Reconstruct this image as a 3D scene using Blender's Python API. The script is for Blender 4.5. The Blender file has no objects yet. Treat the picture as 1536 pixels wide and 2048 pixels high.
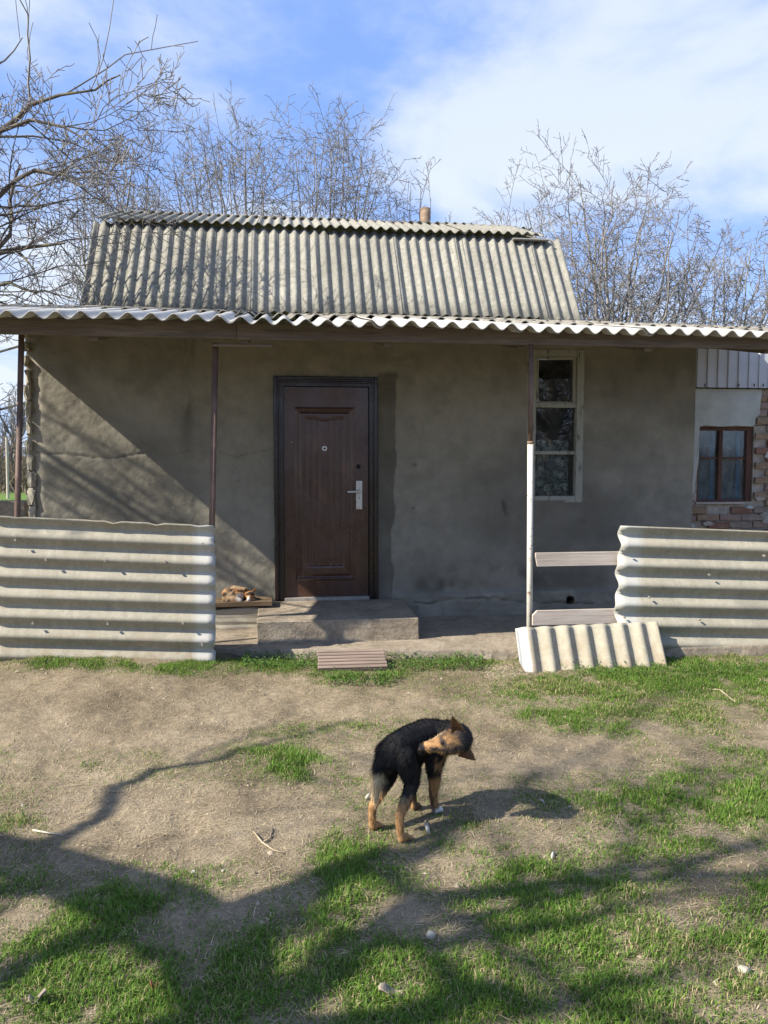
import bpy, bmesh, math, random
import numpy as np
from mathutils import Vector, Matrix

# ------------------------------------------------------------------ camera, sky, sun, exposure
sc = bpy.context.scene
COL = sc.collection
FPX, YAW, PITCH = 1600.0, 0.13, math.radians(4.0)
CAM = np.array([0.0, 0.0, 1.6])
FW = np.array([math.sin(YAW)*math.cos(PITCH), math.cos(YAW)*math.cos(PITCH), -math.sin(PITCH)])
RT = np.array([math.cos(YAW), -math.sin(YAW), 0.0])
UP = np.cross(RT, FW)
cd = bpy.data.cameras.new("camera"); co = bpy.data.objects.new("camera", cd); COL.objects.link(co)
cd.sensor_width = 36.0; cd.lens = 36.0*FPX/2048.0; cd.clip_start = 0.05; cd.clip_end = 3000
co.matrix_world = Matrix(((RT[0], UP[0], -FW[0], CAM[0]), (RT[1], UP[1], -FW[1], CAM[1]),
                          (RT[2], UP[2], -FW[2], CAM[2]), (0, 0, 0, 1)))
sc.camera = co
sc.render.resolution_x, sc.render.resolution_y = 768, 1024

SUN_A, SUN_B = 3.36, 2.78                      # light travels (A, 1, -B)
L = np.array([SUN_A, 1.0, -SUN_B]); L /= np.linalg.norm(L)
sd = bpy.data.lights.new("sun", 'SUN'); sd.energy = 5.0; sd.angle = math.radians(0.5); sd.color = (1.0, 0.925, 0.81)
so = bpy.data.objects.new("sun", sd); COL.objects.link(so)
so.rotation_euler = Vector(L).to_track_quat('-Z', 'Y').to_euler()
so.location = (-8, -2, 12)

world = bpy.data.worlds.new("World"); sc.world = world; world.use_nodes = True
def build_sky():
    nt = world.node_tree; N = nt.nodes; K = nt.links
    bg = N["Background"]; bg.inputs[1].default_value = 0.115
    s = N.new("ShaderNodeTexSky"); s.sky_type = 'NISHITA'; s.sun_disc = False
    s.sun_elevation = math.asin(-L[2]); s.sun_rotation = math.atan2(-L[0], -L[1]) % (2*math.pi)
    s.air_density = 1.0; s.dust_density = 0.6; s.ozone_density = 2.0
    tc = N.new("ShaderNodeTexCoord"); sep = N.new("ShaderNodeSeparateXYZ"); K.new(tc.outputs["Generated"], sep.inputs[0])
    def m(op, a, b=None, c=None):
        n = N.new("ShaderNodeMath"); n.operation = op
        for i, v in enumerate((a, b, c)):
            if v is None: continue
            if isinstance(v, (int, float)): n.inputs[i].default_value = v
            else: K.new(v, n.inputs[i])
        return n.outputs[0]
    z = m('MAXIMUM', sep.outputs[2], 0.0)
    q = m('ADD', z, 0.22)
    cx = m('DIVIDE', sep.outputs[0], q); cy = m('DIVIDE', sep.outputs[1], q)
    cmb = N.new("ShaderNodeCombineXYZ"); K.new(cx, cmb.inputs[0]); K.new(cy, cmb.inputs[1]); cmb.inputs[2].default_value = 3.1
    def noise(scale, detail, rough, dist, off):
        mp = N.new("ShaderNodeMapping"); mp.inputs["Location"].default_value = off; K.new(cmb.outputs[0], mp.inputs[0])
        n = N.new("ShaderNodeTexNoise"); n.inputs["Scale"].default_value = scale; n.inputs["Detail"].default_value = detail
        n.inputs["Roughness"].default_value = rough; n.inputs["Distortion"].default_value = dist
        K.new(mp.outputs[0], n.inputs["Vector"]); return n.outputs[0]
    big = noise(0.75, 2.0, 0.5, 0.0, SKY_OFF); fine = noise(1.9, 7.0, 0.56, 0.25, (2.87, 3.66, 0.4))
    dens = m('ADD', m('MULTIPLY', big, 0.58), m('MULTIPLY', fine, 0.62))
    mr = N.new("ShaderNodeMapRange"); mr.interpolation_type = 'SMOOTHSTEP'
    K.new(dens, mr.inputs[0]); mr.inputs[1].default_value = 0.54; mr.inputs[2].default_value = 0.72
    mr.inputs[3].default_value = 0.0; mr.inputs[4].default_value = 0.80
    hz = N.new("ShaderNodeMapRange"); hz.interpolation_type = 'SMOOTHSTEP'
    K.new(z, hz.inputs[0]); hz.inputs[1].default_value = 0.05; hz.inputs[2].default_value = 0.42
    hz.inputs[3].default_value = 0.26; hz.inputs[4].default_value = 0.0
    hb = m('MULTIPLY', hz.outputs[0], m('ADD', m('MULTIPLY', fine, 2.4), -0.25))
    fac = m('MINIMUM', m('MAXIMUM', m('ADD', mr.outputs[0], hb), 0.0), 0.93)
    mix = N.new("ShaderNodeMix"); mix.data_type = 'RGBA'; K.new(fac, mix.inputs[0])
    tint = N.new("ShaderNodeMix"); tint.data_type = 'RGBA'; tint.blend_type = 'MULTIPLY'; tint.inputs[0].default_value = 1.0
    K.new(s.outputs[0], tint.inputs[6]); tint.inputs[7].default_value = (0.92, 1.02, 1.25, 1)
    deep = N.new("ShaderNodeMix"); deep.data_type = 'RGBA'; deep.inputs[0].default_value = 0.70
    K.new(tint.outputs[2], deep.inputs[6]); deep.inputs[7].default_value = (1.28, 2.15, 4.5, 1)
    K.new(deep.outputs[2], mix.inputs[6]); mix.inputs[7].default_value = (3.9, 4.25, 4.7, 1)
    K.new(mix.outputs[2], bg.inputs[0])
SKY_OFF = (1.24, 3.06, 0.0)
build_sky()
vs = sc.view_settings; vs.view_transform = 'Standard'; vs.look = 'None'; vs.exposure = 1.0; vs.gamma = 1.0; vs.use_curve_mapping = False

# ------------------------------------------------------------------ measuring helpers (survey of the yard)
def ray(px, py): return FW + (px-768)/FPX*RT - (py-1024)/FPX*UP
def onY(px, py, Y): v = ray(px, py); return CAM + v*(Y-CAM[1])/v[1]
def onZ(px, py, Z): v = ray(px, py); return CAM + v*(Z-CAM[2])/v[2]
def atd(px, py, d): return CAM + ray(px, py)*d
def project(P):
    r = np.asarray(P) - CAM; d = r@FW
    d = np.where(d < 0.05, 0.05, d)
    return 768+FPX*(r@RT)/d, 1024-FPX*(r@UP)/d, d

def _h(ix, iy, s):
    n = (ix*374761393 + iy*668265263 + s*974634541) & 0x7fffffff
    n = ((n ^ (n >> 13))*1274126177) & 0x7fffffff
    return ((n ^ (n >> 16)) & 0xffff)/65535.0
def vnoise(x, y, s=0):
    x = np.asarray(x, float); y = np.asarray(y, float)
    ix = np.floor(x).astype(np.int64); iy = np.floor(y).astype(np.int64)
    fx = x-ix; fy = y-iy; fx = fx*fx*(3-2*fx); fy = fy*fy*(3-2*fy)
    a = _h(ix, iy, s); b = _h(ix+1, iy, s); c = _h(ix, iy+1, s); d = _h(ix+1, iy+1, s)
    return (a*(1-fx)+b*fx)*(1-fy) + (c*(1-fx)+d*fx)*fy
def fbm(x, y, s=0, o=4):
    v = 0; a = 0.5; t = 0
    for k in range(o):
        v = v + a*vnoise(np.asarray(x)*2**k, np.asarray(y)*2**k, s+k*17); t += a; a *= 0.55
    return v/t
def sstep(a, b, x):
    t = np.clip((np.asarray(x, float)-a)/(b-a), 0, 1); return t*t*(3-2*t)

# ------------------------------------------------------------------ object helpers
def wloc(o):
    v = Vector((0, 0, 0))
    while o is not None: v = v + o.location; o = o.parent
    return v
def link(name, me, mat, parent=None, smooth=False, loc=None):
    o = bpy.data.objects.new(name, me); COL.objects.link(o)
    if mat is not None and not me.materials: me.materials.append(mat)
    if parent is not None: o.parent = parent
    if loc is not None: o.location = loc
    if smooth: me.polygons.foreach_set("use_smooth", [True]*len(me.polygons))
    return o
def raw(name, V, quads=None, tris=None, cols=None):
    me = bpy.data.meshes.new(name); V = np.asarray(V, np.float32).reshape(-1, 3)
    q = np.zeros((0, 4), np.int32) if quads is None else np.asarray(quads, np.int32).reshape(-1, 4)
    t = np.zeros((0, 3), np.int32) if tris is None else np.asarray(tris, np.int32).reshape(-1, 3)
    me.vertices.add(len(V)); me.vertices.foreach_set("co", V.ravel())
    me.loops.add(q.size+t.size); me.loops.foreach_set("vertex_index", np.concatenate([q.ravel(), t.ravel()]))
    me.polygons.add(len(q)+len(t))
    st = np.concatenate([np.arange(len(q))*4, q.size+np.arange(len(t))*3]).astype(np.int32)
    me.polygons.foreach_set("loop_start", st)
    if cols is not None:
        c = np.asarray(cols, np.float32)
        if c.shape[1] == 3: c = np.hstack([c, np.ones((len(c), 1), np.float32)])
        at = me.attributes.new("Col", 'FLOAT_COLOR', 'POINT'); at.data.foreach_set("color", c.ravel())
    me.update(calc_edges=True); me.validate(); return me
class MB:
    """collects shapes given in world coordinates and links them as one mesh"""
    def __init__(s): s.bm = bmesh.new()
    def box(s, lo, hi, bevel=0.0, rot=None, jit=0.0, rng=None):
        lo = Vector(lo); hi = Vector(hi); c = (lo+hi)/2; e = hi-lo
        M = Matrix.Translation(c) @ (rot.to_4x4() if rot is not None else Matrix()) @ Matrix.Diagonal((e.x, e.y, e.z, 1))
        g = bmesh.ops.create_cube(s.bm, size=1.0, matrix=M)
        if bevel > 0:
            ed = {x for v in g['verts'] for x in v.link_edges}
            bmesh.ops.bevel(s.bm, geom=list(ed), offset=bevel, segments=1, affect='EDGES')
        if jit and rng:
            for v in s.bm.verts: v.co += Vector([rng.uniform(-jit, jit) for _ in range(3)])
        return s
    def prism(s, pts, y0, y1):
        a = [s.bm.verts.new((p[0], y0, p[1])) for p in pts]; b = [s.bm.verts.new((p[0], y1, p[1])) for p in pts]
        n = len(pts); s.bm.faces.new(a); s.bm.faces.new(b[::-1])
        for i in range(n): s.bm.faces.new((a[i], b[i], b[(i+1) % n], a[(i+1) % n]))
        return s
    def tube(s, pts, radii, seg=8, caps=True):
        pts = [Vector(p) for p in pts]
        if isinstance(radii, (int, float)): radii = [radii]*len(pts)
        rings = []
        for i, p in enumerate(pts):
            d = (pts[min(i+1, len(pts)-1)] - pts[max(i-1, 0)]).normalized()
            u = d.cross(Vector((0.31, 0.17, 0.93)))
            if u.length < 0.1: u = d.cross(Vector((1, 0, 0)))
            u.normalize(); w = d.cross(u)
            rings.append([s.bm.verts.new(p+(u*math.cos(2*math.pi*k/seg)+w*math.sin(2*math.pi*k/seg))*radii[i]) for k in range(seg)])
        for a, b in zip(rings, rings[1:]):
            for k in range(seg): s.bm.faces.new((a[k], a[(k+1) % seg], b[(k+1) % seg], b[k]))
        if caps: s.bm.faces.new(rings[0][::-1]); s.bm.faces.new(rings[-1])
        return s
    def build(s, name, mat, parent=None, smooth=False):
        bmesh.ops.recalc_face_normals(s.bm, faces=s.bm.faces)
        if parent is not None: bmesh.ops.translate(s.bm, verts=s.bm.verts, vec=-wloc(parent))
        me = bpy.data.meshes.new(name); s.bm.to_mesh(me); s.bm.free()
        return link(name, me, mat, parent, smooth)
def thing(name, label, cat, loc, group=None):
    o = bpy.data.objects.new(name, None); COL.objects.link(o); o.location = Vector(loc); o.empty_display_size = 0.2
    o["label"] = label; o["category"] = cat
    if group: o["group"] = group
    return o
def tag(o, label, cat, group=None):
    o["label"] = label; o["category"] = cat
    if group: o["group"] = group
    return o
def kind(o, k, label=None):
    o["kind"] = k
    if label: o["label"] = label
    return o

# ------------------------------------------------------------------ materials
class Mat:
    def __init__(s, name, rough=0.85, spec=0.3):
        s.m = bpy.data.materials.new(name); s.m.use_nodes = True; s.nt = s.m.node_tree; s.N = s.nt.nodes; s.K = s.nt.links
        s.b = s.N["Principled BSDF"]; s.b.inputs["Roughness"].default_value = rough
        s.b.inputs["Specular IOR Level"].default_value = spec
        s.tc = s.N.new("ShaderNodeTexCoord").outputs["Object"]
        oi = s.N.new("ShaderNodeObjectInfo"); ad = s.N.new("ShaderNodeVectorMath"); ad.operation = 'MULTIPLY_ADD'
        cb = s.N.new("ShaderNodeCombineXYZ")
        for i in range(3): s.K.new(oi.outputs["Random"], cb.inputs[i])
        s.K.new(cb.outputs[0], ad.inputs[0]); ad.inputs[1].default_value = (37.0, 23.0, 11.0); s.K.new(s.tc, ad.inputs[2])
        s.vec = ad.outputs[0]; s.rand = oi.outputs["Random"]
    def noise(s, scale, detail=4, rough=0.55, dist=0.0, stretch=None, fixed=False):
        v = s.tc if fixed else s.vec
        if stretch:
            mp = s.N.new("ShaderNodeMapping"); mp.inputs["Scale"].default_value = stretch; s.K.new(v, mp.inputs[0]); v = mp.outputs[0]
        n = s.N.new("ShaderNodeTexNoise"); s.K.new(v, n.inputs["Vector"])
        n.inputs["Scale"].default_value = scale; n.inputs["Detail"].default_value = detail
        n.inputs["Roughness"].default_value = rough; n.inputs["Distortion"].default_value = dist
        return n.outputs[0]
    def voronoi(s, scale, feature='F1', out=0, stretch=None):
        v = s.vec
        if stretch:
            mp = s.N.new("ShaderNodeMapping"); mp.inputs["Scale"].default_value = stretch; s.K.new(v, mp.inputs[0]); v = mp.outputs[0]
        n = s.N.new("ShaderNodeTexVoronoi"); n.feature = feature; s.K.new(v, n.inputs["Vector"]); n.inputs["Scale"].default_value = scale
        return n.outputs[out]
    def ramp(s, fac, stops):
        r = s.N.new("ShaderNodeValToRGB"); s.K.new(fac, r.inputs[0]); e = r.color_ramp.elements
        while len(e) < len(stops): e.new(0.5)
        for i, (p, c) in enumerate(stops):
            e[i].position = p; e[i].color = tuple(c)+(1,) if not isinstance(c, (int, float)) else (c, c, c, 1)
        return r.outputs[0]
    def mix(s, fac, a, b, mode='MIX'):
        n = s.N.new("ShaderNodeMix"); n.data_type = 'RGBA'; n.blend_type = mode
        for i, v in ((0, fac), (6, a), (7, b)):
            if isinstance(v, (int, float)): n.inputs[i].default_value = v if i == 0 else (v, v, v, 1)
            elif isinstance(v, tuple): n.inputs[i].default_value = v+(1,)
            else: s.K.new(v, n.inputs[i])
        return n.outputs[2]
    def math(s, op, a, b=0.0):
        n = s.N.new("ShaderNodeMath"); n.operation = op
        for i, v in enumerate((a, b)):
            if isinstance(v, (int, float)): n.inputs[i].default_value = v
            else: s.K.new(v, n.inputs[i])
        return n.outputs[0]
    def attr(s, name="Col"):
        n = s.N.new("ShaderNodeAttribute"); n.attribute_name = name; return n
    def color(s, c):
        if isinstance(c, tuple): s.b.inputs["Base Color"].default_value = c+(1,)
        else: s.K.new(c, s.b.inputs["Base Color"])
        return s
    def bump(s, h, strength=0.3, dist=0.01):
        n = s.N.new("ShaderNodeBump"); n.inputs["Strength"].default_value = strength; n.inputs["Distance"].default_value = dist
        s.K.new(h, n.inputs["Height"]); s.K.new(n.outputs[0], s.b.inputs["Normal"]); return s
def plain(name, c, rough=0.8, var=0.25, scale=12, bump=0.2, bscale=60, spec=0.3, metal=0.0, stretch=None):
    m = Mat(name, rough, spec)
    lo = tuple(x*(1-var) for x in c); hi = tuple(min(1, x*(1+var)) for x in c)
    m.color(m.ramp(m.noise(scale, 5, stretch=stretch), [(0.28, lo), (0.72, hi)]))
    if bump: m.bump(m.noise(bscale, 4, stretch=stretch), bump, 0.004)
    m.b.inputs["Metallic"].default_value = metal
    return m.m
def slate(name, c, dirt, moss=0.0, speck=0.25, attr=False, west=None):
    """weathered asbestos cement: fibrous grain, rain streaks, lichen"""
    m = Mat(name, 0.92, 0.15)
    a = m.ramp(m.noise(3.0, 6, 0.6), [(0.3, tuple(x*0.82 for x in c)), (0.7, c)])
    f = m.noise(55, 3, 0.6); a = m.mix(speck, a, m.ramp(f, [(0.3, 0.25), (0.7, 1.0)]), 'MULTIPLY')
    a = m.mix(speck*1.3, a, m.ramp(m.noise(17, 6, 0.72), [(0.36, 0.45), (0.64, 1.0)]), 'MULTIPLY')
    a = m.mix(speck, a, m.ramp(m.noise(6, 5, 0.65, 0.3, stretch=(4, .5, .5)), [(0.38, 0.55), (0.62, 1.0)]), 'MULTIPLY')
    d = m.ramp(m.noise(7, 6, 0.65), [(0.50, 0.0), (0.72, 1.0)])
    a = m.mix(m.math('MULTIPLY', d, 0.55), a, dirt)
    if moss:
        k = m.ramp(m.noise(15, 6, 0.72), [(0.49, 0.0), (0.62, 1.0)])
        kk = m.math('MULTIPLY', k, moss)
        if west:                       # lichen has taken the end under the trees
            sp = m.N.new("ShaderNodeSeparateXYZ"); m.K.new(m.tc, sp.inputs[0]); mr = m.N.new("ShaderNodeMapRange"); m.K.new(sp.outputs[0], mr.inputs[0])
            mr.inputs[1].default_value = west[0]; mr.inputs[2].default_value = west[1]; mr.inputs[3].default_value = 1.9; mr.inputs[4].default_value = 0.35
            kk = m.math('MINIMUM', m.math('MULTIPLY', kk, mr.outputs[0]), 0.9)
        a = m.mix(kk, a, (0.075, 0.075, 0.055))
    if attr:                           # mud splashed up from the ground
        sp = m.N.new("ShaderNodeSeparateXYZ"); m.K.new(m.tc, sp.inputs[0]); mr = m.N.new("ShaderNodeMapRange"); m.K.new(sp.outputs[2], mr.inputs[0])
        mr.inputs[1].default_value = 0.30; mr.inputs[2].default_value = 0.02; mr.inputs[3].default_value = 0.0; mr.inputs[4].default_value = 1.0
        a = m.mix(m.math('MULTIPLY', mr.outputs[0], m.ramp(m.noise(13, 6, 0.7), [(0.38, 0.0), (0.62, 0.8)])), a, (0.27, 0.215, 0.145))
        at = m.attr("Col"); a = m.mix(at.outputs["Fac"], a, (0.56, 0.58, 0.57))
    rv = m.N.new("ShaderNodeMapRange"); m.K.new(m.rand, rv.inputs[0]); rv.inputs[3].default_value = 0.84; rv.inputs[4].default_value = 1.08
    a = m.mix(1.0, a, rv.outputs[0], 'MULTIPLY')
    m.color(a); m.bump(m.noise(140, 4, 0.6), 0.35, 0.003); return m.m
def timber(name, c, dark, axis='x', rough=0.85, g=1.0):
    m = Mat(name, rough, 0.2); st = {'x': (1.2, 22, 22), 'z': (22, 22, 1.2), 'y': (22, 1.2, 22)}[axis]
    n = m.noise(2.2*g, 7, 0.65, 0.6, stretch=st)
    m.color(m.mix(m.ramp(m.noise(1.1, 4, 0.6), [(0.4, 0.0), (0.75, 0.6)]), m.ramp(n, [(0.32, dark), (0.62, c)]), tuple(x*0.7 for x in dark)))
    m.bump(n, 0.5, 0.004); return m.m

M = {}
def plaster():
    m = Mat("old_plaster", 0.95, 0.1)
    a = m.ramp(m.noise(1.3, 6, 0.62, 0.4, fixed=True), [(0.30, (0.222, 0.207, 0.163)), (0.52, (0.295, 0.276, 0.219)), (0.74, (0.345, 0.318, 0.250))])
    a = m.mix(0.35, a, m.ramp(m.noise(9, 6, 0.65, fixed=True), [(0.3, 0.45), (0.7, 1.0)]), 'MULTIPLY')
    a = m.mix(0.25, a, m.ramp(m.noise(120, 3, 0.6, fixed=True), [(0.3, 0.5), (0.7, 1.0)]), 'MULTIPLY')
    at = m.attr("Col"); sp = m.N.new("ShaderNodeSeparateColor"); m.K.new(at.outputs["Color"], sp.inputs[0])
    a = m.mix(sp.outputs[0], a, (0.085, 0.078, 0.062))       # damp and soot stains, cracks, pits and a darker top edge
    a = m.mix(sp.outputs[1], a, (0.38, 0.345, 0.275))          # pale lime patches
    m.color(a); m.bump(m.noise(45, 6, 0.6, fixed=True), 0.5, 0.006); return m.m
M['plaster'] = plaster()
def concrete():
    m = Mat("porch_concrete", 0.95, 0.1)
    a = m.ramp(m.noise(3.5, 6, 0.65, 0.4), [(0.32, (0.24, 0.198, 0.148)), (0.55, (0.345, 0.292, 0.222)), (0.75, (0.40, 0.345, 0.265))])
    a = m.mix(0.5, a, m.ramp(m.noise(24, 6, 0.7), [(0.34, 0.4), (0.62, 1.0)]), 'MULTIPLY')
    a = m.mix(m.math('MULTIPLY', m.ramp(m.noise(5, 6, 0.7, 0.6, stretch=(1, 1, 2.2)), [(0.55, 0.0), (0.70, 1.0)]), 0.65), a, (0.15, 0.125, 0.092))
    m.color(a); m.bump(m.noise(38, 7, 0.72), 0.9, 0.012); return m.m
M['concrete'] = concrete()
M['stone'] = plain("rubble_stone", (0.36, 0.33, 0.26), 0.95, 0.3, 14, 0.6, 40, 0.1)
M['new_slate'] = slate("fence_slate", (0.50, 0.465, 0.365), (0.37, 0.325, 0.232), 0.06, 0.22, attr=True)
M['white_slate'] = slate("eave_slate", (0.52, 0.51, 0.475), (0.42, 0.40, 0.35), 0.0, 0.15)
M['old_slate'] = slate("lean_to_slate", (0.38, 0.355, 0.30), (0.19, 0.175, 0.14), 0.5, 0.35)
M['mansard'] = slate("mansard_slate", (0.43, 0.415, 0.35), (0.22, 0.205, 0.165), 0.40, 0.40, west=(-3.4, -0.6))
M['fascia'] = timber("fascia_timber", (0.215, 0.178, 0.148), (0.11, 0.09, 0.075), 'x')
M['rust_pipe'] = plain("rust_brown_pipe", (0.15, 0.098, 0.075), 0.6, 0.35, 9, 0.25, 60)
M['white_pipe'] = None
def white_pipe():
    m = Mat("chipped_white_pipe", 0.6, 0.3)
    k = m.ramp(m.noise(26, 5, 0.65), [(0.60, 0.0), (0.66, 1.0)])
    m.color(m.mix(k, (0.60, 0.575, 0.50), (0.26, 0.17, 0.11))); m.bump(k, 0.2, 0.002); return m.m
M['white_pipe'] = white_pipe()
M['grey_board'] = timber("weathered_board", (0.56, 0.49, 0.42), (0.38, 0.32, 0.27), 'x')
M['dark_plank'] = timber("plank_timber", (0.20, 0.145, 0.09), (0.085, 0.06, 0.038), 'x')
M['deck'] = timber("deck_timber", (0.29, 0.225, 0.18), (0.17, 0.125, 0.10), 'x')
def door_paint(name, c, rub, amount):
    m = Mat(name, 0.28, 0.6)
    n = m.noise(3.2, 6, 0.62, 0.3); k = m.ramp(m.noise(12, 6, 0.68, stretch=(1, 1, 0.35)), [(0.50, 0.0), (0.70, 1.0)])
    a = m.ramp(n, [(0.3, tuple(x*0.75 for x in c)), (0.7, c)])
    m.color(m.mix(m.math('MULTIPLY', k, amount), a, rub))
    m.K.new(m.ramp(n, [(0.3, 0.18), (0.75, 0.42)]), m.b.inputs["Roughness"])
    m.bump(m.noise(30, 3), 0.08, 0.003); return m.m
M['door'] = door_paint("brown_door_paint", (0.070, 0.033, 0.022), (0.150, 0.073, 0.043), 0.55)
M['door_frame'] = door_paint("dark_frame_paint", (0.017, 0.009, 0.008), (0.05, 0.023, 0.017), 0.4)
M['steel'] = plain("dull_steel", (0.55, 0.54, 0.51), 0.38, 0.2, 30, 0.1, 90, 0.5, 0.85)
M['sill_metal'] = plain("threshold_metal", (0.36, 0.33, 0.29), 0.5, 0.25, 20, 0.1, 90, 0.5, 0.4)
M['black'] = plain("flat_black", (0.012, 0.011, 0.010), 0.9, 0.3, 20, 0.0)  # black for bolts, rail, lens and the darkness inside holes
M['dark_room'] = plain("unlit_interior", (0.12, 0.11, 0.10), 0.9, 0.3, 3, 0.0)
def peeling():
    m = Mat("peeling_window_paint", 0.75, 0.2)
    k = m.ramp(m.noise(16, 6, 0.7, stretch=(2.2, 2.2, 0.45)), [(0.55, 0.0), (0.62, 1.0)])
    m.color(m.mix(k, (0.30, 0.30, 0.25), (0.13, 0.118, 0.10))); m.bump(k, 0.4, 0.003); return m.m
M['peeling'] = peeling()
M['rotten'] = timber("rotten_brown_frame", (0.16, 0.085, 0.06), (0.07, 0.042, 0.035), 'z')
M['blue_paint'] = plain("blue_painted_wood", (0.11, 0.40, 0.72), 0.7, 0.3, 14, 0.2, 50)
def glass(name, dust, base=(0.30, 0.31, 0.30)):
    m = Mat(name, 0.05); N, K = m.N, m.K
    gl = N.new("ShaderNodeBsdfGlossy"); gl.inputs["Roughness"].default_value = 0.02
    bp = N.new("ShaderNodeBump"); bp.inputs["Strength"].default_value = 0.03; bp.inputs["Distance"].default_value = 0.01
    K.new(m.noise(3.0, 1), bp.inputs["Height"]); K.new(bp.outputs[0], gl.inputs["Normal"])
    tr = N.new("ShaderNodeBsdfTransparent"); tr.inputs[0].default_value = (0.82, 0.86, 0.84, 1)
    fr = N.new("ShaderNodeFresnel"); fr.inputs[0].default_value = 1.7
    mx = N.new("ShaderNodeMixShader"); K.new(fr.outputs[0], mx.inputs[0]); K.new(tr.outputs[0], mx.inputs[1]); K.new(gl.outputs[0], mx.inputs[2])
    df = N.new("ShaderNodeBsdfDiffuse"); df.inputs[0].default_value = base+(1,)
    m2 = N.new("ShaderNodeMixShader"); K.new(m.math('MULTIPLY', m.ramp(m.noise(7, 6, 0.7), [(0.35, 0.0), (0.75, 1.0)]), dust), m2.inputs[0])
    K.new(mx.outputs[0], m2.inputs[1]); K.new(df.outputs[0], m2.inputs[2])
    K.new(m2.outputs[0], N["Material Output"].inputs[0]); return m.m
M['glass'] = glass("old_window_glass", 0.10); M['dusty_glass'] = glass("dusty_window_glass", 0.40, (0.30, 0.34, 0.36))
def lace():
    m = Mat("lace_curtain", 0.9, 0.1); N, K = m.N, m.K
    v = m.voronoi(38); r = m.ramp(v, [(0.16, 1.0), (0.26, 0.15), (0.42, 0.75), (0.6, 0.25)])
    v2 = m.voronoi(11); r2 = m.ramp(v2, [(0.20, 0.9), (0.30, 0.1), (0.36, 0.8), (0.42, 0.0)])
    al = m.math('MINIMUM', m.math('ADD', m.math('MULTIPLY', r, 0.75), m.math('MULTIPLY', r2, 0.75)), 1.0)
    m.color((0.80, 0.80, 0.74)); K.new(al, m.b.inputs["Alpha"]); return m.m
M['lace'] = lace()
M['annex_plaster'] = plain("pale_shed_plaster", (0.46, 0.475, 0.43), 0.95, 0.14, 6, 0.5, 40, 0.1)
M['mortar'] = plain("brick_mortar", (0.36, 0.325, 0.27), 0.95, 0.3, 20, 0.7, 60, 0.1)
M['cladding'] = plain("grey_white_cladding", (0.50, 0.52, 0.54), 0.5, 0.08, 5, 0.05, 60, 0.4)
def brick(name, c):
    m = Mat(name, 0.95, 0.1); k = m.ramp(m.noise(22, 5, 0.7), [(0.56, 0.0), (0.70, 1.0)])
    a = m.ramp(m.noise(9, 6, 0.65), [(0.3, tuple(x*0.6 for x in c)), (0.7, c)])
    m.color(m.mix(m.math('MULTIPLY', k, 0.7), a, (0.46, 0.42, 0.36))); m.bump(m.noise(50, 5, 0.65), 0.9, 0.008); return m.m
M['bricks'] = [brick("red_brick", (0.29, 0.165, 0.12)), brick("ochre_brick", (0.35, 0.25, 0.165)),
               brick("pink_brick", (0.36, 0.265, 0.215)), brick("smeared_brick", (0.30, 0.25, 0.20))]
def bark(name, c, dark, lich=0.0):
    m = Mat(name, 0.95, 0.1); n = m.noise(11, 5, 0.65, stretch=(1, 1, 0.4))
    a = m.ramp(n, [(0.3, dark), (0.7, c)])
    if lich: a = m.mix(m.math('MULTIPLY', m.ramp(m.noise(6, 5, 0.7), [(0.52, 0.0), (0.64, 1.0)]), lich), a, (0.26, 0.26, 0.13))
    m.color(a); m.bump(n, 0.6, 0.01); return m.m
M['bark'] = bark("walnut_bark", (0.30, 0.282, 0.262), (0.15, 0.14, 0.13))
M['twig'] = bark("twig_bark", (0.265, 0.25, 0.235), (0.16, 0.15, 0.14))
M['old_bark'] = bark("fruit_tree_bark", (0.17, 0.15, 0.13), (0.07, 0.062, 0.055), 0.5)
M['far_twig'] = bark("undergrowth_bark", (0.24, 0.20, 0.15), (0.13, 0.11, 0.085))
def vcol(name, rough=0.8, spec=0.2, trans=0.0):
    m = Mat(name, rough, spec); at = m.attr("Col"); m.color(at.outputs["Color"])
    if trans:
        tl = m.N.new("ShaderNodeBsdfTranslucent"); m.K.new(at.outputs["Color"], tl.inputs[0])
        mx = m.N.new("ShaderNodeMixShader"); mx.inputs[0].default_value = trans
        m.K.new(m.b.outputs[0], mx.inputs[1]); m.K.new(tl.outputs[0], mx.inputs[2]); m.K.new(mx.outputs[0], m.N["Material Output"].inputs[0])
    return m.m
M['grass'] = vcol("grass_blades", 0.7, 0.25, 0.35); M['straw'] = vcol("dry_straw", 0.9, 0.1, 0.15)
M['fur'] = vcol("animal_fur", 0.75, 0.25); M['chips'] = vcol("litter_bits", 0.9, 0.1)
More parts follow.
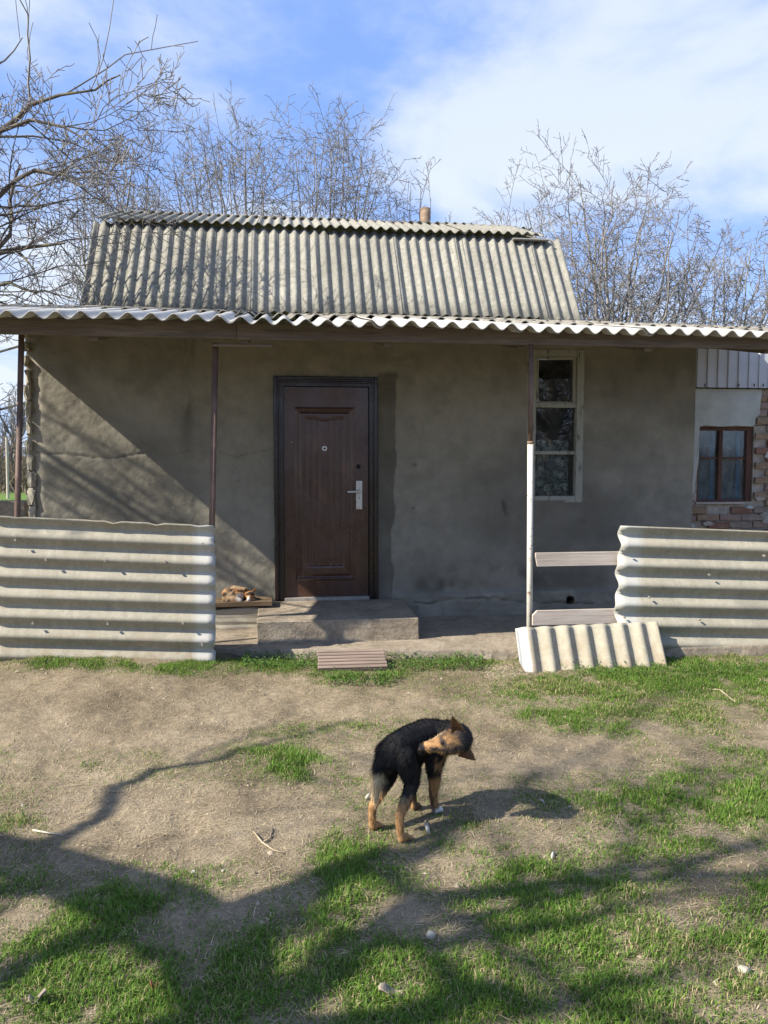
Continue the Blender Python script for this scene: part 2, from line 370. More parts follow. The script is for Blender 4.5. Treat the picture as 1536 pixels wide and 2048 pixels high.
def soil():
    m = Mat("trodden_soil", 0.97, 0.08)
    a = m.ramp(m.noise(1.4, 6, 0.62, 0.3, fixed=True), [(0.30, (0.215, 0.172, 0.115)), (0.50, (0.350, 0.283, 0.192)), (0.72, (0.44, 0.362, 0.252))])
    a = m.mix(0.55, a, m.ramp(m.noise(5.5, 6, 0.68, 0.5, fixed=True), [(0.34, 0.42), (0.62, 1.0)]), 'MULTIPLY')
    a = m.mix(0.55, a, m.ramp(m.noise(26, 7, 0.7, fixed=True), [(0.32, 0.35), (0.66, 1.0)]), 'MULTIPLY')
    a = m.mix(0.30, a, m.ramp(m.noise(150, 4, 0.6, fixed=True), [(0.35, 0.35), (0.6, 1.0)]), 'MULTIPLY')
    at = m.attr("Col"); sp = m.N.new("ShaderNodeSeparateColor"); m.K.new(at.outputs["Color"], sp.inputs[0])
    a = m.mix(m.math('MULTIPLY', sp.outputs[0], 0.85), a, (0.075, 0.080, 0.035))
    a = m.mix(sp.outputs[1], a, (0.105, 0.185, 0.042))
    m.color(a)
    h = m.math('ADD', m.math('MULTIPLY', m.noise(14, 7, 0.7, fixed=True), 0.7), m.math('MULTIPLY', m.noise(90, 5, 0.65, fixed=True), 0.3))
    m.bump(h, 0.9, 0.03); return m.m
M['soil'] = soil()
M['bone'] = plain("bleached_white", (0.40, 0.38, 0.335), 0.7, 0.15, 30, 0.1)
M['stick'] = plain("dry_stick", (0.36, 0.29, 0.195), 0.9, 0.25, 20, 0.3)
M['pebble'] = plain("pebble_stone", (0.40, 0.36, 0.29), 0.9, 0.25, 25, 0.4)
M['dead_leaf'] = plain("dead_leaf_brown", (0.30, 0.10, 0.06), 0.8, 0.3, 40, 0.2)
M['pale_leaf'] = plain("dead_leaf_grey", (0.23, 0.195, 0.15), 0.85, 0.3, 30, 0.3)
M['wire'] = plain("dark_cable", (0.06, 0.055, 0.05), 0.7, 0.2, 20, 0)
M['rust_flue'] = None
def flue():
    m = Mat("rusty_flue", 0.75, 0.3)
    m.color(m.ramp(m.noise(5, 5, 0.6, stretch=(1, 1, 2)), [(0.3, (0.07, 0.055, 0.048)), (0.5, (0.16, 0.105, 0.072)), (0.7, (0.30, 0.225, 0.145))])); return m.m
M['rust_flue'] = flue()

# ------------------------------------------------------------------ ground
LEDGE_Z, STEP_Z = 0.10, 0.285
def ground_z(x, y):
    x = np.asarray(x, float); y = np.asarray(y, float)
    z = 0.095*sstep(3.8, 5.9, y)*sstep(0.3, -1.2, x) + 0.02*sstep(4.5, 6.2, y)
    near = sstep(-6, -3, x)*sstep(8, 5, x)*sstep(8.5, 6.6, y)*sstep(0.2, 1.2, y)
    z = z*sstep(-30, -6, x)*sstep(30, 9, y)
    z = z + near*((fbm(x*1.1, y*1.1, 5, 3)-0.5)*0.06 + (fbm(x*5, y*5, 9, 3)-0.5)*0.034 + (fbm(x*20, y*20, 31, 2)-0.5)*0.014)
    return z
def axis(fine0, fine1, step, far):
    a = np.arange(fine0, fine1+1e-6, step); o = []
    g = step; v = fine1
    while v < far: g *= 1.35; v += g; o.append(v)
    b = []; g = step; v = fine0
    while v > -far: g *= 1.35; v -= g; b.append(v)
    return np.array(b[::-1]+list(a)+o)
PATCH = [(210,1328,170,18,1.0),(330,1336,80,12,.6),(560,1325,80,20,1),(865,1326,95,18,1.0),(715,1356,80,12,.8),(790,1340,18,14,.7),
 (1300,1362,230,32,1.3),(1480,1385,150,45,1.2),(1180,1385,120,18,.8),(1260,1448,150,28,1.1),(1090,1430,60,12,.4),
 (625,1465,120,20,.75),(500,1500,55,13,.6),(580,1518,55,30,.9),(650,1560,45,10,.7),(180,1527,42,13,.9),(290,1508,32,7,.5),(40,1660,60,30,.7),
 (1390,1620,140,45,.85),(1500,1590,80,60,.9),(1450,1700,120,40,.9),(1300,1505,60,14,.35),
 (680,1725,55,45,1),(960,1692,85,22,.8),(930,1650,36,16,.6),(90,1850,200,60,.8),(300,1800,130,38,.9),(560,1930,200,60,1.05),(150,1985,250,80,1.1),
 (690,1820,60,60,.9),(420,2030,520,55,1),(1060,1740,80,20,.5),(1010,1792,120,32,1),(1200,1850,260,48,1),(1000,1935,300,66,1.15),
 (1350,1965,250,80,1),(1480,1800,100,55,.7),(900,2045,720,45,1.1),(1420,1862,150,36,.8),
 (820,1830,140,38,-.7),(380,1655,230,55,-.8),(1130,1500,190,45,-.5),(790,1978,40,20,-.6),(1490,1940,60,32,-.7),(300,1430,330,60,-.5)]
def grass_density(x, y):
    px, py, d = project(np.stack([x, y, ground_z(x, y)], 1))
    s = 0.13+0.22*sstep(1560, 1850, py)+0.10*sstep(900, 1150, px)
    for cx, cy, rx, ry, w in PATCH: s += w*np.exp(-((px-cx)/rx)**2-((py-cy)/ry)**2)
    off = (px < -60) | (px > 1600) | (py > 2110)
    s = np.where(off, 0.25+0.9*sstep(0.45, 0.7, fbm(x*0.9, y*0.9, 41, 3)), s)
    n = fbm(x*3.2, y*3.2, 77, 4); n2 = fbm(x*11, y*11, 78, 3)
    s = np.clip(s, 0, 1.3)*np.clip(0.26+3.3*(n-0.31), 0.05, 1.7)*np.clip(0.5+2.3*(n2-0.33), 0.08, 1.6)
    return np.clip(s, 0, 1.3)
def build_ground():
    xs = axis(-3.6, 4.6, 0.03, 900); ys = axis(0.9, 7.2, 0.03, 900)
    X, Y = np.meshgrid(xs, ys); x = X.ravel(); y = Y.ravel(); z = ground_z(x, y)
    nx, ny = len(xs), len(ys); i = (np.arange(ny-1)[:, None]*nx+np.arange(nx-1)[None]).ravel()
    gd = grass_density(x, y); far = sstep(9, 16, np.hypot(x, y-3))
    cols = np.stack([np.clip(gd, 0, 1)*(1-far), far*0.9*(y > 4), 0*x], 1)
    me = raw("ground", np.stack([x, y, z], 1), np.stack([i, i+1, i+1+nx, i+nx], 1), cols=cols)
    kind(link("ground", me, M['soil'], smooth=True), "structure")
build_ground()

# ------------------------------------------------------------------ house
WY = 7.30
WX0, WX1 = -2.15, 3.97
house = thing("house", "old grey plastered village house with brown metal door and corrugated grey mansard roof", "house", (0.9, 7.4, 0))
DX0, DX1, DZ1 = -0.049, 0.895, 2.316
wA = onY(1053, 1003, WY); wB = onY(1167, 701, WY)
GX0, GX1, GZ0, GZ1 = wA[0], wB[0], wA[2], wB[2]
vent = onY(1137, 1198, WY)
def crack_px(*pts): return [tuple(onY(a, b, WY)[[0, 2]]) for a, b in pts]
CRACKS = [(crack_px((70, 905), (150, 912), (230, 918), (300, 905), (380, 903)), 0.009),
          (crack_px((440, 905), (480, 912), (545, 897)), 0.006),
          (crack_px((825, 1205), (870, 1202), (905, 1197), (960, 1192), (1000, 1198), (1060, 1203), (1120, 1204), (1180, 1207)), 0.012),
          (crack_px((1010, 1005), (1003, 1030), (1000, 1045), (994, 1060)), 0.006),
          (crack_px((1012, 1004), (1050, 1000)), 0.004),
          (crack_px((880, 1205), (882, 1250)), 0.010),
          (crack_px((300, 925), (340, 950), (352, 975)), 0.004),
          (crack_px((755, 768), (790, 765)), 0.008)]
def seg_dist(x, z, pl):
    d = np.full(x.shape, 9.0)
    for (ax, az), (bx, bz) in zip(pl, pl[1:]):
        n = max(1, int(math.hypot(bx-ax, bz-az)/0.06)); t = np.linspace(0, 1, n+1)
        jx = ax+(bx-ax)*t + (vnoise(ax*31+t*n, az*17+0*t, 3)-.5)*0.03; jz = az+(bz-az)*t + (vnoise(ax*13+t*n, az*29+0*t, 4)-.5)*0.03
        for k in range(n):
            ux, uz = jx[k+1]-jx[k], jz[k+1]-jz[k]; q = ux*ux+uz*uz
            s = np.clip(((x-jx[k])*ux+(z-jz[k])*uz)/q, 0, 1)
            d = np.minimum(d, np.hypot(x-jx[k]-s*ux, z-jz[k]-s*uz))
    return d
def blob(x, z, px, py, rx, ry):
    c = onY(px, py, WY); return np.exp(-((x-c[0])/rx)**2-((z-c[2])/ry)**2)
def build_wall():
    st = 0.0125; xs = np.arange(WX0, WX1+st/2, st); zs = np.arange(0.02, 2.80, st)
    X, Z = np.meshgrid(xs, zs); x = X.ravel(); z = Z.ravel()
    h = (fbm(x*0.9, z*0.9, 101, 3)-.5)*0.05 + (fbm(x*4, z*4, 102, 4)-.5)*0.022 + (fbm(x*14, z*14, 103, 3)-.5)*0.008
    # footing: rougher masonry band along the bottom, right of the door
    edge = 0.325+0.03*(fbm(x*3, 0*x, 66, 3)-.5)
    foot = sstep(edge+0.02, edge-0.02, z)*sstep(DX1+0.05, DX1+0.2, x)
    h = h + foot*(0.055+0.05*(fbm(x*7, z*9, 67, 4)-.5))
    # newer mortar strip beside the door
    r = 1.075+0.10*(fbm(z*2.2, 0*z, 55, 4)-.5)+0.03*(fbm(z*9, 0*z, 56, 2)-.5) - 0.05*sstep(1.2, .6, z)
    strip = (sstep(r+0.006, r-0.006, x)*sstep(DX1-.01, DX1, x)*sstep(2.37, 2.33, z))
    h = h + strip*0.012
    # chipped left corner
    ch = sstep(0.10, 0.0, x-WX0-0.05*fbm(z*9, 0*z, 12, 3)); h = h - ch*(0.01+0.05*fbm(x*18, z*14, 13, 3))
    dark = np.zeros(x.shape); crk = np.zeros(x.shape)
    for pl, w in CRACKS:
        d = seg_dist(x, z, pl); g = np.exp(-(d/w)**2); h = h - 0.9*w*g; crk = np.maximum(crk, min(.9, 75*w)*g*sstep(.30, .46, fbm(x*6, z*6, 44, 2)))
    hole = np.exp(-(((x-onY(1008, 1015, WY)[0]+0.25*(z-onY(1008, 1015, WY)[2]))/0.028)**2+((z-onY(1008, 1015, WY)[2])/0.085)**2)**2)*(0.5+fbm(x*20, z*20, 5, 3)); h = h-0.015*hole; dark = np.maximum(dark, np.clip(hole, 0, .8))
    for a, b, q in ((829, 930, .02), (826, 1016, .014), (1036, 1085, .012), (1148, 1075, .014), (1125, 1090, .012), (478, 960, .008)):
        dark = np.maximum(dark, 0.8*blob(x, z, a, b, q, q))
    n = fbm(x*2.5, z*2.5, 201, 4); ns = fbm(x*9, z*1.3, 202, 4)
    dark = np.maximum(dark, strip*(0.48+0.6*fbm(x*5, z*5, 203, 4)-0.1))
    dark = np.maximum(dark, sstep(r-.05, r, x)*strip*0.75)
    dark = np.maximum(dark, blob(x, z, 372, 720, 0.075, 0.8)*sstep(.28, .5, ns)*1.0)
    dark = np.maximum(dark, 0.9*np.exp(-((z-0.42)/0.16)**2)*sstep(1.15, 1.5, x)*sstep(.38, .6, n)*sstep(3.6, 2.2, x))
    dark = np.maximum(dark, blob(x, z, 890, 1165, 0.42, 0.14)*sstep(.3, .55, n))
    dark = dark*(1-.6*foot) + 0.35*foot*sstep(.4, .65, fbm(x*6, z*6, 209, 3)); pf = .35*foot
    dark = np.maximum(dark, 0.42*sstep(.46, .68, fbm(x*.8, z*.9, 204, 4))); dark = np.maximum(dark, 0.2*sstep(.48, .72, fbm(x*5.5, z*5, 208, 4)))
    dark = np.maximum(dark, 0.55*blob(x, z, 530, 1170, .08, .25)*sstep(.35, .6, n))
    dark = np.maximum(dark, .35*sstep(2.6, 2.9, z))  # wall colour darkens towards its top edge
    dark = np.maximum(dark, crk)
    pale = 0.45*sstep(.55, .8, fbm(x*1.7, z*1.5, 301, 4)) + 0.35*ch + pf
    pale = np.clip(pale*(1-dark), 0, 1)
    nx = len(xs); ok = lambda cx, cz: ~(((cx > DX0+.02) & (cx < DX1-.02) & (cz < DZ1-.02)) | ((cx > GX0+.015) & (cx < GX1-.015) & (cz > GZ0+.015) & (cz < GZ1-.015)) | (np.hypot(cx-vent[0], cz-vent[2]) < .042))
    ii, jj = np.meshgrid(np.arange(nx-1), np.arange(len(zs)-1)); ii = ii.ravel(); jj = jj.ravel()
    k = ok(xs[ii]+st/2, zs[jj]+st/2); ii = ii[k]; jj = jj[k]; b = jj*nx+ii
    V = np.stack([x-ch*0.03*fbm(z*16, 0*z, 14, 3)*(x < WX0+.03), WY-h, z], 1) - np.array(wloc(house))
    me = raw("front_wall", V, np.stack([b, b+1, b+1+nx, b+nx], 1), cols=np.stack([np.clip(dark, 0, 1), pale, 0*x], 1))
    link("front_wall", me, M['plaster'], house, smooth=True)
build_wall()
def house_body():
    plst = plain("side_plaster", (0.36, 0.335, 0.268), 0.95, 0.25, 3, 0.5, 40, 0.1)
    MB().box((WX0, WY+.06, 0), (WX0+.3, 13.9, 2.78)).build("side_wall", plst, house)
    MB().box((WX1-.3, WY+.06, 0), (WX1, 13.9, 2.78)).build("side_wall", plst, house)
    MB().box((WX0+.302, 13.6, 0), (WX1-.302, 13.9, 2.78)).build("rear_wall", plst, house)
    MB().box((WX0+.302, 9.6, 0.02), (WX1-.302, 9.7, 2.78)).build("inner_wall", M['dark_room'], house)
    b = MB()                                   # reveals of the door and the window
    b.box((GX0-.02, WY+.05, GZ0-.02), (GX0, WY+.35, GZ1+.02)).box((GX1, WY+.05, GZ0-.02), (GX1+.02, WY+.35, GZ1+.02))
    b.box((GX0, WY+.05, GZ0-.02), (GX1, WY+.35, GZ0)).box((GX0, WY+.05, GZ1), (GX1, WY+.35, GZ1+.02))
    b.build("window_reveal", plst, house)
    pts = [(-2.58, 11.22, 3.50), (-2.58, 12.2, 4.90), (-2.58, 13.6, 5.38), (-2.58, 14.9, 4.9), (-2.58, 15.8, 3.5)]
    for gx in (-2.50, 4.22):                   # gable ends of the mansard
        bm = MB(); vs_ = [(p[1], p[2]) for p in pts]
        a = [bm.bm.verts.new((gx, p[0], p[1])) for p in vs_]; c = [bm.bm.verts.new((gx+.04, p[0], p[1])) for p in vs_]
        bm.bm.faces.new(a); bm.bm.faces.new(c[::-1])
        for i in range(5): bm.bm.faces.new((a[i], c[i], c[(i+1) % 5], a[(i+1) % 5]))
        bm.build("gable", timber("gable_boards", (0.24, 0.2, 0.16), (0.12, 0.1, 0.08), 'z') if gx < 0 else bpy.data.materials["gable_boards"], house)
    rng = random.Random(4)                     # broken rubble at the left corner
    z = 0.35
    while z < 2.62:
        hh = rng.uniform(.07, .16); w = rng.uniform(.035, .065)
        m = MB(); x = WX0-.012-rng.uniform(0, .012)
        m.box((x, WY-.012-rng.uniform(0, .015), z), (x+w, WY+.10, z+hh), 0.012)
        bmesh.ops.subdivide_edges(m.bm, edges=m.bm.edges, cuts=1)
        for v in m.bm.verts: v.co += Vector([rng.uniform(-.011, .011) for _ in range(3)])
        m.build("corner_stone", M['stone'], house); z += hh+rng.uniform(.0, .05)
    # stepped plinth left of the door
    a = onZ(428, 1216, 0.36); b_ = onZ(548, 1212, 0.36)
    m = MB().box((-2.1, 6.96, 0.02), (DX0-.012, WY-.03, 0.285), 0.012)
    bmesh.ops.subdivide_edges(m.bm, edges=[e for e in m.bm.edges if e.calc_length() > .2], cuts=8, use_grid_fill=True)
    for v in m.bm.verts: v.co += Vector([rng.uniform(-.006, .006) for _ in range(3)])
    m.build("plinth", M['plaster_plain'] if 'plaster_plain' in M else plst, house)
    t = MB().tube([(vent[0], WY-.05, vent[2]), (vent[0], WY+.30, vent[2])], 0.05, 20, caps=False)
    t.tube([(vent[0], WY-.05, vent[2]), (vent[0], WY+.30, vent[2])], 0.042, 20, caps=False)
    v = t.build("vent_pipe", M['rotten'], house, True)
    MB().tube([(vent[0], WY+.24, vent[2]), (vent[0], WY+.26, vent[2])], 0.0415, 20).build("vent_dark", M['black'], v)  # black disc painted as the darkness inside the pipe
house_body()

# door ------------------------------------------------------------
def build_door():
    y0 = WY-.035
    fr = MB()
    W = .088
    for (x0, x1, z0, z1) in ((DX0, DX0+W, STEP_Z, DZ1), (DX1-W+.01, DX1, STEP_Z, DZ1), (DX0+W, DX1-W+.01, DZ1-W, DZ1)):
        fr.box((x0, WY-.02, z0), (x1, WY+.09, z1))
    for o, wd, yy in ((0.004, .026, y0-.008), (0.042, .018, y0+.004)):      # raised mouldings on the frame
        fr.box((DX0+o, yy, STEP_Z+.002), (DX0+o+wd, WY-.018, DZ1-o), .005)
        fr.box((DX1-o-wd, yy, STEP_Z+.002), (DX1-o, WY-.018, DZ1-o), .005)
        fr.box((DX0+o+wd, yy+.001, DZ1-o-wd), (DX1-o-wd, WY-.018, DZ1-o), .005)
    door = fr.build("door", M['door_frame'], house)
    lx0, lx1, lz0, lz1 = DX0+W+.003, DX1-W+.007, STEP_Z+.028, DZ1-W-.003
    st = .006; xs = np.arange(lx0, lx1, st); zs = np.arange(lz0, lz1, st); X, Z = np.meshgrid(xs, zs); x = X.ravel(); z = Z.ravel()
    pa = onY(590, 815, WY); pb = onY(708, 1159, WY); ax0, ax1, az1, az0 = pa[0], pb[0], pa[2], pb[2]
    di = np.minimum(np.minimum(x-ax0, ax1-x), np.minimum(z-az0, az1-z))      # distance inside the panel border
    ridge = lambda d, c, w: np.exp(-((d-c)/w)**2)
    h = .010*ridge(di, .012, .009) - .006*ridge(di, .032, .008) + .005*sstep(.04, .055, di)
    cx = (ax0+ax1)/2; hw = (ax1-ax0)/2
    top = az1-.105-.03*np.cos(np.clip((x-cx)/hw, -1, 1)*math.pi*2.0)*0.35 ; bot = az0+.13
    ins = sstep(top, top-.015, z)*sstep(bot, bot+.02, z)
    for u in (-.62, -.40, -.20, .20, .40, .62): h = h - .0065*ridge(x, cx+u*hw, .009)*ins
    h = h - .006*ridge(z, top+.004, .007)*(np.abs(x-cx) < .66*hw) - .005*ridge(z, bot-.004, .006)*(np.abs(x-cx) < .66*hw)
    h = h + (fbm(x*3, z*3, 7, 2)-.5)*.004
    V = np.stack([x, WY+.012-h, z], 1)-np.array(wloc(house)); nx = len(xs)
    i = (np.arange(len(zs)-1)[:, None]*nx+np.arange(nx-1)[None]).ravel()
    leaf = link("door_leaf", raw("door_leaf", V, np.stack([i, i+1, i+1+nx, i+nx], 1)), M['door'], door, True)
    MB().box((lx0, WY+.03, lz0), (lx1, WY+.07, lz1)).build("door_back", M['door_frame'], door)
    MB().box((DX0+W, WY-.03, STEP_Z-.01), (DX1-W+.01, WY+.09, STEP_Z+.024), .004).build("threshold", M['sill_metal'], door)
    a = onY(712, 961, WY); b = onY(725, 1019, WY)
    MB().box((a[0], WY-.008, b[2]), (b[0], WY+.012, a[2]), .004).build("lock_plate", M['steel'], door)
    c = onY(718, 981, WY); e = onY(694, 983, WY)
    hd = MB().tube([(c[0], WY-.005, c[2]), (c[0], WY-.055, c[2])], .010, 10)
    hd.box((e[0], WY-.066, e[2]-.011), (c[0]+.01, WY-.052, e[2]+.011), .005); hd.build("handle", M['steel'], door)
    k = onY(718, 996, WY); MB().tube([(k[0], WY-.014, k[2]), (k[0], WY, k[2])], .010, 12).build("key_barrel", M['sill_metal'], door)
    k = onY(649, 897, WY); MB().tube([(k[0], WY-.010, k[2]), (k[0], WY+.01, k[2])], .023, 20).build("peephole", M['steel'], door)
    MB().tube([(k[0], WY-.012, k[2]), (k[0], WY-.0095, k[2])], .010, 14).build("peephole_lens", M['black'], door)
    k = onY(717, 933, WY); MB().tube([(k[0], WY+.004, k[2]), (k[0], WY+.02, k[2])], .020, 12).build("lock_hole", M['black'], door)  # black plug painted as the shade inside the lock hole
    k = onY(583, 884, WY); MB().tube([(k[0]-.012, WY+.003, k[2]), (k[0]+.014, WY+.003, k[2])], .004, 6).build("scratch_stud", M['steel'], door)
build_door()

# window ----------------------------------------------------------
def build_window():
    zt = lambda py: onY(1100, py, WY)[2]
    xx = lambda px: onY(px, 850, WY)[0]
    f = MB(); yf, yb = WY+.01, WY+.085
    f.box((GX0-.01, WY-.012, GZ0-.004), (xx(1071), yb, GZ1+.004), .004).box((xx(1152), WY-.016, GZ0-.012), (GX1+.008, yb, GZ1+.004), .004)
    f.box((xx(1071), WY-.010, zt(712)), (xx(1152), yb, GZ1+.004), .004).box((xx(1071), WY-.012, GZ0-.012), (xx(1152), yb, zt(992)), .004)
    f.box((xx(1071), yf-.010, zt(815)), (xx(1152), yb, zt(806)), .003).box((xx(1071), yf, zt(909)), (xx(1152), yb, zt(902)), .003)
    w = f.build("window", M['peeling'], house)
    s = MB(); x0, x1, z0, z1 = xx(1066.5)+.022, xx(1152)-.002, zt(806)+.002, zt(712)-.002; t = .028      # the little hinged sash at the top
    for b in (((x0, yf-.004, z0), (x0+t, yf+.03, z1)), ((x1-t, yf-.004, z0), (x1, yf+.03, z1)), ((x0+t, yf-.004, z1-t), (x1-t, yf+.03, z1)), ((x0+t, yf-.004, z0), (x1-t, yf+.03, z0+.012))): s.box(*b, .003)
    s.build("sash", M['peeling'], w)
    g = MB()
    for n, (a, b) in enumerate(((z0+.012, z1-t), (zt(902), zt(815)), (zt(992), zt(909)))):
        MB().box((xx(1071) if n else x0+t, yf+.034+.002*n, a), (xx(1152) if n else x1-t, yf+.038+.002*n, b)).build("pane", M['glass'], w)
    m = MB(); n = 40; z0, z1 = zt(992)-.01, zt(880)
    for i in range(n+1):
        u = i/n; x = xx(1068)+(xx(1143)-xx(1068))*u; y = WY+.068+.010*math.sin(u*31)+.005*math.sin(u*77)
        m.bm.verts.new((x, y, z0)); m.bm.verts.new((x, y, z1))
    m.bm.verts.ensure_lookup_table()
    for i in range(n): v = m.bm.verts; m.bm.faces.new((v[2*i], v[2*i+2], v[2*i+3], v[2*i+1]))
    m.build("curtain", M['lace'], w, True)
build_window()

# corrugated sheets -------------------------------------------------
def sheet_mesh(name, origin, uax, vax, width, length, pitch, amp, thick=.007, nlen=6, seed=0, wob=.004, sub=None, shape=None, marks=None, ph=0.0):
    """a corrugated sheet: waves run along v, across u; origin is its lower left corner"""
    u = Vector(uax).normalized(); v = Vector(vax).normalized(); n = u.cross(v).normalized()
    ns = max(2, int(round(width/pitch*10))); U = np.linspace(0, width, ns+1); Vv = np.linspace(0, length, nlen+1)
    UU, VV = np.meshgrid(U, Vv); a = amp*np.cos((UU/pitch+ph)*2*math.pi)
    a = a + wob*(fbm(UU*1.3+seed*7.7, VV*1.3+seed*3.1, 11, 2)-.5)*2
    if shape is not None: UU, VV = shape(UU, VV)
    O = np.array(origin); un, vn, nn = np.array(u), np.array(v), np.array(n)
    base = O + UU[..., None]*un + VV[..., None]*vn
    top = base + (a+thick/2)[..., None]*nn; bot = base + (a-thick/2)[..., None]*nn
    k = (ns+1)*(nlen+1); P = np.concatenate([top.reshape(-1, 3), bot.reshape(-1, 3)]) - (np.array(wloc(sub)) if sub is not None else 0)
    i = (np.arange(nlen)[:, None]*(ns+1)+np.arange(ns)[None]).ravel(); w = ns+1
    q = [np.stack([i, i+1, i+1+w, i+w], 1), np.stack([i, i+w, i+1+w, i+1], 1)+k]
    b = np.arange(ns); q.append(np.stack([b, b+k, b+1+k, b+1], 1)); t = b+nlen*w; q.append(np.stack([t, t+1, t+1+k, t+k], 1))
    s = np.arange(nlen)*w; q.append(np.stack([s, s+w, s+w+k, s+k], 1)); s = s+ns; q.append(np.stack([s, s+k, s+w+k, s+w], 1))
    cols = None
    if marks is not None:
        c = marks(UU, VV).reshape(-1); c = np.concatenate([c, c]); cols = np.stack([c, c, c], 1)
    return raw(name, P, np.concatenate(q), cols=cols)
AMP, PIT = .024, .15
def roof_row(parent, p0, p1, updir, length, mat, over, seed, lift=0.0, name="roof_sheet", gap=True):
    rng = random.Random(seed); p0 = Vector(p0); p1 = Vector(p1); u = (p1-p0).normalized(); W = (p1-p0).length
    s = 0.0; k = 0; up = Vector(updir).normalized(); nn = u.cross(up).normalized()
    while s < W-.05:
        w = min(8*PIT*.985, W-s)
        d = rng.uniform(-.028, .028); skew = rng.uniform(-.009, .009)
        o = p0+u*s+up*d + nn*(lift+(.010 if k % 2 else 0.0)+rng.uniform(0, .004))
        me = sheet_mesh(name, o, u, (up+u*skew).normalized(), w, length, PIT, AMP, .008, 5, rng.randint(0, 999), .006, parent, ph=(s/PIT) % 1.0)
        link(name, me, mat, parent, True); s += 7*PIT; k += 1
# mansard: steep lower slope, shallow upper slope, ridge
a = Vector((-2.60, 11.20, 3.56)); b = Vector((4.32, 11.20, 3.56)); dn = Vector((0, .98, 1.38))
roof_row(house, a, b, dn, 1.70, M['mansard'], 0, 11)
a2 = Vector((-2.52, 12.10, 4.945)); b2 = Vector((4.05, 12.10, 4.945)); up2 = Vector((0, 1.48, .525))
roof_row(house, a2, b2, up2, 1.60, M['mansard'], 0, 12, .03)
MB().tube([(-2.30, 13.60, 5.505), (1.0, 13.60, 5.50), (3.95, 13.59, 5.49)], .038, 8).build("ridge_cap", M['rust_pipe'], house, True)
roof_row(house, Vector((4.32, 15.0, 4.95)), Vector((-2.55, 15.0, 4.95)), Vector((0, -1.42, .50)), 1.60, M['mansard'], 0, 13)
roof_row(house, Vector((4.32, 15.95, 3.56)), Vector((-2.55, 15.95, 3.56)), Vector((0, -.95, 1.40)), 1.72, M['mansard'], 0, 14)
c = atd(850, 452, 14.0)
m = MB().tube([(c[0], c[1], 5.2), (c[0], c[1], c[2]+.30)], .088, 14); m.build("chimney_pipe", M['rust_flue'], house, True)
# broken off splinter of sheet under the right end of the upper slope
MB().box((3.55, 12.02, 4.885), (4.1, 12.25, 4.90), .002).build("roof_splinter", M['white_slate'], house)

# ------------------------------------------------------------------ porch canopy and lean-to roof
E0 = onY(200, 641, 5.62); E1 = onY(1335, 672, 5.86)
edir = (E1-E0)/np.linalg.norm(E1-E0); edir[2] *= .5
def eave(x): return E0 + edir*(x-E0[0])/edir[0]
canopy = thing("porch_canopy", "long corrugated slate canopy on thin metal posts over the porch", "canopy", (0.9, 5.95, 0))
SL = Vector((0, 1.0, .188)).normalized()
RX0 = -2.50
roof_row(canopy, Vector(eave(RX0)), Vector(eave(4.75)), SL, 1.32, M['white_slate'], 0, 21, .026)
def row_from(dy, lift, length, seed, mat, x1, y_flat=None):
    p = Vector(eave(RX0-.03))+Vector((0, dy, dy*.170)); q = Vector(eave(x1))+Vector((0, dy, dy*.170))
    if y_flat: p.y = p.y*.4+y_flat*.6; q.y = q.y*.4+y_flat*.6
    roof_row(canopy, p, q, Vector((0, 1.0, .168)), length, mat, 0, seed, lift)
row_from(.96, .062, 1.75, 22, M['old_slate'], 4.75)
row_from(2.56, .075, 1.75, 23, M['old_slate'], 8.6)
row_from(4.16, .088, 1.55, 24, M['old_slate'], 9.4)
BM0 = onY(0, 668, 5.86); BM1 = onY(1536, 699, 6.1)
def beam(pa, pb, h=.115, w=.05):
    p = Vector(pa); q = Vector(pb); d = (q-p).normalized(); m = MB()
    ang = math.atan2(d.y, d.x); til = -math.asin(d.z)
    R = Matrix.Rotation(ang, 3, 'Z') @ Matrix.Rotation(til, 3, 'Y'); c = (p+q)/2
    l = (q-p).length; m.box(c-Vector((l/2, w/2, 0)), c+Vector((l/2, w/2, h)), .004, R)
    return m
bdir = (BM1-BM0)/(BM1[0]-BM0[0]); bx = lambda x: BM0+bdir*(x-BM0[0])
jx = onY(475, 690, 5.95)[0]
beam(bx(-2.62), bx(jx-.004)).build("beam", M['fascia'], canopy)
beam(bx(jx)+np.array([0, -.006, -.006]), bx(4.7)).build("beam", M['fascia'], canopy)
lp = onY(430, 686, 5.99); lq = onY(545, 690, 5.99)
beam(lp+np.array([-.02, 0.03, -.022]), lq+np.array([0, .03, -.012]), .022, .04).build("packing_strip", M['fascia'], canopy)
rl = random.Random(3)
for x in np.arange(RX0+.15, 4.7, 1.05):        # rafters from beam to wall
    p = Vector(bx(x))+Vector((0, .03, .01)); q = Vector((x+.02, WY+.2, p.z+(WY+.17-p.y)*.188)); d = q-p
    m = MB(); m.box((p+q)/2-Vector((.03, d.length/2, .04)), (p+q)/2+Vector((.03, d.length/2, .055)), .003, Matrix.Rotation(math.atan2(d.z, d.y), 3, 'X'))
    m.build("rafter", M['fascia'], canopy)
def post(px0, py0, px1, py1, y, r, mat, name="post", ext=0.0):
    a = onY(px0, py0, y); b = onY(px1, py1, y); d = (b-a)/(b[2]-a[2]); gz = -0.05
    b2 = b + d*(gz-b[2]) if ext else b
    return MB().tube([a, b2], r, 12).build(name, mat, canopy, True)
post(43, 668, 35, 1025, 6.08, .021, M['rust_pipe'], ext=1)
post(431, 686, 424, 1045, 6.09, .023, M['rust_pipe'], ext=1)
p3 = post(1062, 690, 1060.5, 885, 6.0, .019, M['rust_pipe'])
post(1061, 883, 1059, 1250, 6.0, .0235, M['white_pipe'], name="post_sleeve", ext=1)
